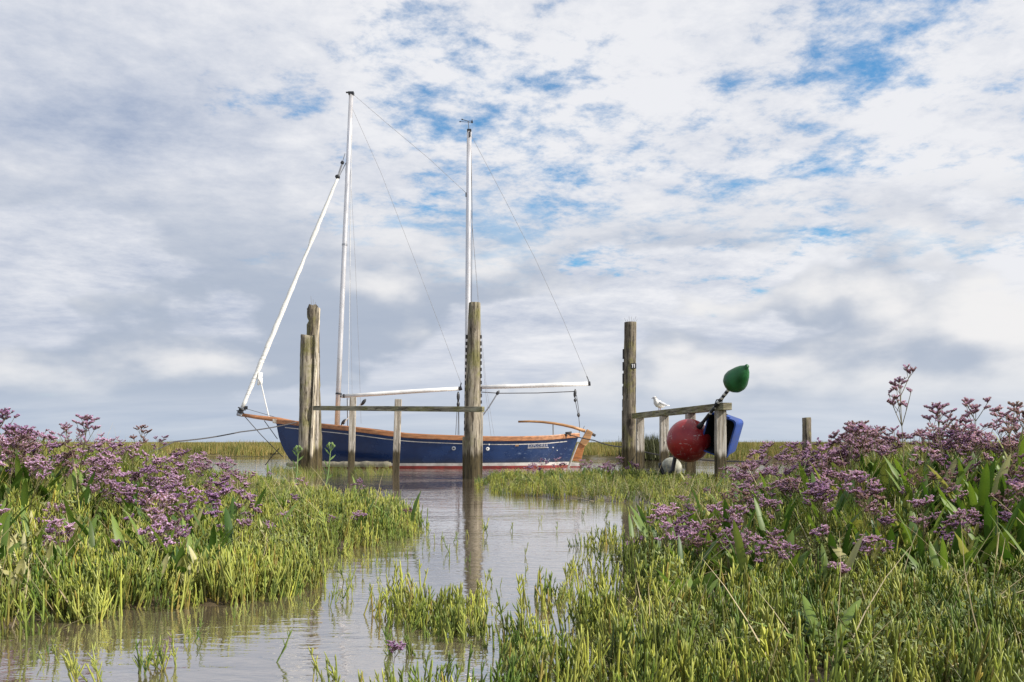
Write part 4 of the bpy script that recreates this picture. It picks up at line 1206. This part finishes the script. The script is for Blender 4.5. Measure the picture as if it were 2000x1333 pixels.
BUOY = (('sea lavender with purple sprays on the crest of the bank beside the red buoy', 'sea lavender on the crest by the buoy'),
        ('stunted sea lavender with purple sprays on the low wet ground before the red buoy', 'sea lavender on the low ground by the buoy'))
def fill(n, zone, x0, x1, y0, y1, dmin, labels, s0, s1, ns):
    for x, y in poisson(n, zone, x0, x1, y0, y1, dmin):
        k = 0 if hz(x, y) > .17 else 1
        lavender(x, y, random.choice(ns), 3 if y > 5.5 else 5, random.uniform(s0, s1) * lav_scale(x, y), *labels[k], lean=.2)
fill(46, LAVL, -3.5, 0, 2.5, 4.4, .10, BOW, .75, 1.05, (1, 1, 2))
fill(22, LAVL, -6, 0, 4.4, 9.0, .105, BOW, .8, 1.05, (1, 2))
for k in range(32):
    px = random.uniform(215, 515); Y = random.uniform(3.7, 6.8); x, y = (px - 1000) * Y / F, Y
    lavender(x, y, random.choice((1, 2)), 4, random.uniform(.78, 1.0), *BOW[0 if hz(x, y) > .17 else 1], lean=.2)
for k in range(22):
    px = random.uniform(-40, 480); Y = random.uniform(2.75, 3.9); x, y = (px - 1000) * Y / F, Y
    lavender(x, y, 1, 5, random.uniform(.7, .9), *BOW[0 if hz(x, y) > .17 else 1], lean=.3)
fill(94, LAVR, 0, 3.5, 2.5, 4.4, .09, BUOY, .7, 1.05, (1, 2, 2, 3))
fill(26, LAVR, 0, 6, 4.4, 9.5, .105, BUOY, .75, 1.0, (1, 2))
for k in range(20):
    px = random.uniform(1440, 1720); Y = random.uniform(4.4, 7.2); x, y = (px - 1000) * Y / F, Y
    lavender(x, y, 2, 3, random.uniform(.85, 1.1), *BUOY[0 if hz(x, y) > .17 else 1], lean=.2)
# on the spit below the numbered post
for px, py in ((1135, 938), (1155, 940), (1172, 936), (1190, 941), (1206, 937), (1222, 942), (1240, 938), (1060, 944), (1095, 946), (1182, 950), (1030, 948)):
    x, y = G(px, py); lavender(x, y, 2, 3, random.uniform(.62, .85), 'low sea lavender on the grassy spit beneath the numbered post', 'sea lavender on the spit')
# singled-out plants
def at(px, Y): return ((px - 1000) * Y / F, Y)
x, y = at(1772, 3.7); lavender(x, y, 1, 6, 1.08, 'tallest sea lavender spray, standing clear of the bank against the sky', None, .02, TALL[:1])
for px, Y, s_ in ((1866, 3.4, 1.12), (1905, 3.6, 1.1), (1955, 3.4, 1.14), (1985, 3.6, 1.1), (1700, 3.8, .9)):
    x, y = at(px, Y); lavender(x, y, 1, 5, s_, 'tall sea lavender among upright green leaves, its sprays against the sky', 'tall sea lavender in the green leaves', .06, TALL[1:])
for px, Y, s_ in ((10, 3.5, 1.1), (140, 3.9, .95), (230, 4.2, .9), (60, 3.7, 1.05)):
    x, y = at(px, Y); lavender(x, y, 1, 4, s_, 'tall sea lavender spray rising above the crest off the boat\'s bow', 'tall sea lavender on the bow-side crest', .06, TALL[1:])
x, y = G(1625, 1200); lavender(x, y, 2, 2, .62, 'low sea lavender in full bloom at the edge of the yellow glasswort', None, .1)
x, y = G(762, 1330); lavender(x, y, 1, 0, .42, 'single small lilac flower head among the flooded glasswort', None, .05, DROOP, z=0)
x, y = G(1240, 1090); lavender(x, y, 2, 2, .5, 'small sea lavender leaning over the water\'s edge', None, .3, DROOP)
for px, py in ((600, 985), (570, 1020), (700, 990), (795, 1042)):
    x, y = G(px, py); lavender(x, y, 1, 2, .62, 'lone sea lavender stem on the grassy point of the bow-side bank', 'lone stems on the grassy point', .12)
for px, py in ((245, 1140), (110, 1130), (310, 1110), (430, 1090), (640, 1060), (520, 1070), (575, 1050), (690, 1052), (480, 1050), (360, 1085)):
    x, y = G(px, py); lavender(x, y, 1, 3, .58, 'short drooping sea lavender in the glasswort below the bow-side flowers', 'short sea lavender on the slope', .25, DROOP)
# leafy plants without flowers
LG = 'tall upright broad-leaved green plant among the sea lavender of the buoy-side bank'
for k in range(46):
    x, y = at(random.uniform(1770, 2090), random.uniform(2.55, 4.0))
    lavender(x, y, 0, random.randint(8, 12), 1, LG, 'tall leafy plants on the buoy-side bank', lsc=random.uniform(.9, 1.3), name='leafy_plant', up=.22)
for k in range(34):
    x, y = at(random.uniform(1330, 1790), random.uniform(2.6, 4.6))
    lavender(x, y, 0, random.randint(5, 8), 1, 'small spreading leafy plant under the sea lavender of the buoy-side bank', 'small leafy plants on the buoy-side bank', lsc=random.uniform(.7, 1.05), name='leafy_plant', up=.4)
for k in range(56):
    x, y = at(random.uniform(-80, 500), random.uniform(2.6, 4.8))
    lavender(x, y, 0, random.randint(5, 9), 1, 'broad-leaved green plant below the sea lavender of the bow-side bank', 'leafy plants on the bow-side bank', lsc=random.uniform(.6, .98), name='leafy_plant', up=.45)
x, y = G(1345, 1190); lavender(x, y, 0, 9, 1, 'grey-green rosette of spoon-shaped leaves at the edge of the bank', None, lsc=.95, name='leaf_rosette', up=.7, lo=.1, z=hz(x, y) + .01)
x, y = G(1610, 1300); lavender(x, y, 0, 11, 1, 'flat rosette of large grey-green leaves lying in the yellow glasswort', None, lsc=.85, name='leaf_rosette', up=1.25, lo=.55, z=hz(x, y) + .03)
# pale yellowish leaves on the left slope
for k in range(60):
    px = random.choice((random.uniform(-20, 140), random.uniform(-20, 140), random.uniform(260, 420))); py = random.uniform(1105, 1170); x, y = G(px, py)
    rt = empty('pale_plant', (x, y, hz(x, y)), 'pale yellowish leaves on the glasswort slope', 'plant', 'pale plants on the slope')
    for q in range(random.randint(3, 5)):
        s = random.uniform(.45, .85); link_copy('leaf', random.choice(PALE), rt, (random.uniform(-.03, .03), random.uniform(-.03, .03), .015), (random.uniform(-.4, .2), random.uniform(-.4, .4), random.uniform(0, 6.28)), (s, s, s))

# ------------------------------------------------------------------ samphire standing alone in the water
def tuft(px, py, n, sc, spread=.03):
    x, y = G(px, py)
    lb, gp = (('single upright glasswort stem standing alone in the channel water', 'single glasswort stems in the water') if n == 1 else
              ('thin glasswort sprig of two or three stems standing in the channel water', 'thin glasswort sprigs in the water') if n <= 3 else
              ('bushy many-stemmed glasswort tuft standing in the channel water', 'bushy glasswort tufts in the water'))
    rt = empty('samphire_tuft', (x, y, 0), lb, 'glasswort', gp)
    for k in range(n):
        a = random.uniform(0, 6.28); q = spread * math.sqrt(random.random()); s = sc * random.uniform(.7, 1.1)
        link_copy('stem', random.choice(STEMS), rt, (q * math.cos(a), q * math.sin(a), -.005), (random.gauss(0, .2), random.gauss(0, .2), random.uniform(0, 6.28)), (s, s, s))
for px, py, n, s in ((540, 1292, 1, .95), (295, 1312, 9, .75), (325, 1305, 6, .65), (170, 1335, 8, .8), (92, 1292, 4, .5), (372, 1255, 5, .55), (355, 1262, 2, .4),
        (650, 1182, 3, .7), (662, 1176, 4, .6), (690, 1166, 4, .7), (735, 1172, 5, .7), (755, 1165, 3, .6), (600, 1192, 2, .5), (585, 1188, 1, .4), (870, 1090, 2, .7),
        (885, 1078, 2, .7), (905, 1102, 2, .6), (833, 1078, 2, .5), (945, 1046, 3, .9), (1014, 1085, 1, .6), (1003, 1038, 2, .6), (952, 1142, 3, .8), (1022, 1126, 2, .5),
        (1030, 1212, 3, .9), (975, 1208, 3, .8), (1066, 1165, 2, .6), (1112, 1135, 5, 1.0), (1132, 1112, 3, .9), (1152, 1098, 5, 1.1), (1172, 1102, 3, .9), (1088, 1150, 3, .7),
        (895, 1060, 2, .7), (915, 1050, 2, .7), (855, 1062, 3, .7), (830, 1050, 3, .8), (980, 1150, 1, .5), (1130, 1010, 2, .8), (1180, 1015, 2, .8), (1050, 1022, 2, .8), (1085, 1040, 1, .7),
        (700, 1120, 3, .7), (725, 1105, 3, .7), (760, 1085, 4, .8), (790, 1072, 3, .8), (672, 1138, 3, .7), (745, 1128, 2, .6), (800, 1100, 2, .6), (445, 1212, 3, .5), (482, 1200, 3, .5), (560, 1180, 2, .5), (1165, 1060, 4, 1.0), (1195, 1050, 4, 1.0),
        (600, 1330, 2, .6), (658, 1325, 4, .8), (1190, 1260, 3, .8), (1100, 1300, 4, .8), (1150, 1235, 3, .7)):
    tuft(px, py, n, s)

# sea aster in bud by the pile
def aster(px, py, top, lean, label):
    Y = 7.6; b = P(px, py, Y); b.z = hz(b.x, Y); t = P(px + lean, top, Y)
    rt = empty('sea_aster', b, label, 'flower')
    m = b.lerp(t, .5) + Vector((.01, 0, 0))
    MB().tube([b, m, t], [.008, .007, .005], 6).build('stem', M['aster'], rt)
    for k in range(5):
        q = b.lerp(t, .35 + .13 * k); a = k * 2.2
        d = Vector((math.cos(a), math.sin(a) * .6, .9)).normalized(); mb = MB(); w = Vector((-d.z, 0, d.x)).normalized() * .008
        e = q + d * .09
        mb.add([q - w * .4, q + w * .4, q + d * .05 + w, q + d * .05 - w, e], [(0, 1, 2, 3), (3, 2, 4)]); mb.build('leaf', M['aster'], rt)
    for k in range(6):
        a = k * 1.05; q = t + Vector((math.cos(a) * .028, math.sin(a) * .02, .01 + .012 * (k % 3)))
        mb = MB(); mb.tube([t - Vector((0, 0, .03)), q], .003, 4); mb.lathe([(0, .004), (.008, .011), (.018, .011), (.026, .004)], q, (math.cos(a) * .4, 0, 1), 7); mb.build('bud', M['aster'], rt)
aster(574, 985, 882, 8, 'green sea aster in bud, growing left of the pile\'s foot')
aster(632, 980, 876, 14, 'green sea aster in bud, growing between the pile and the handrail upright')
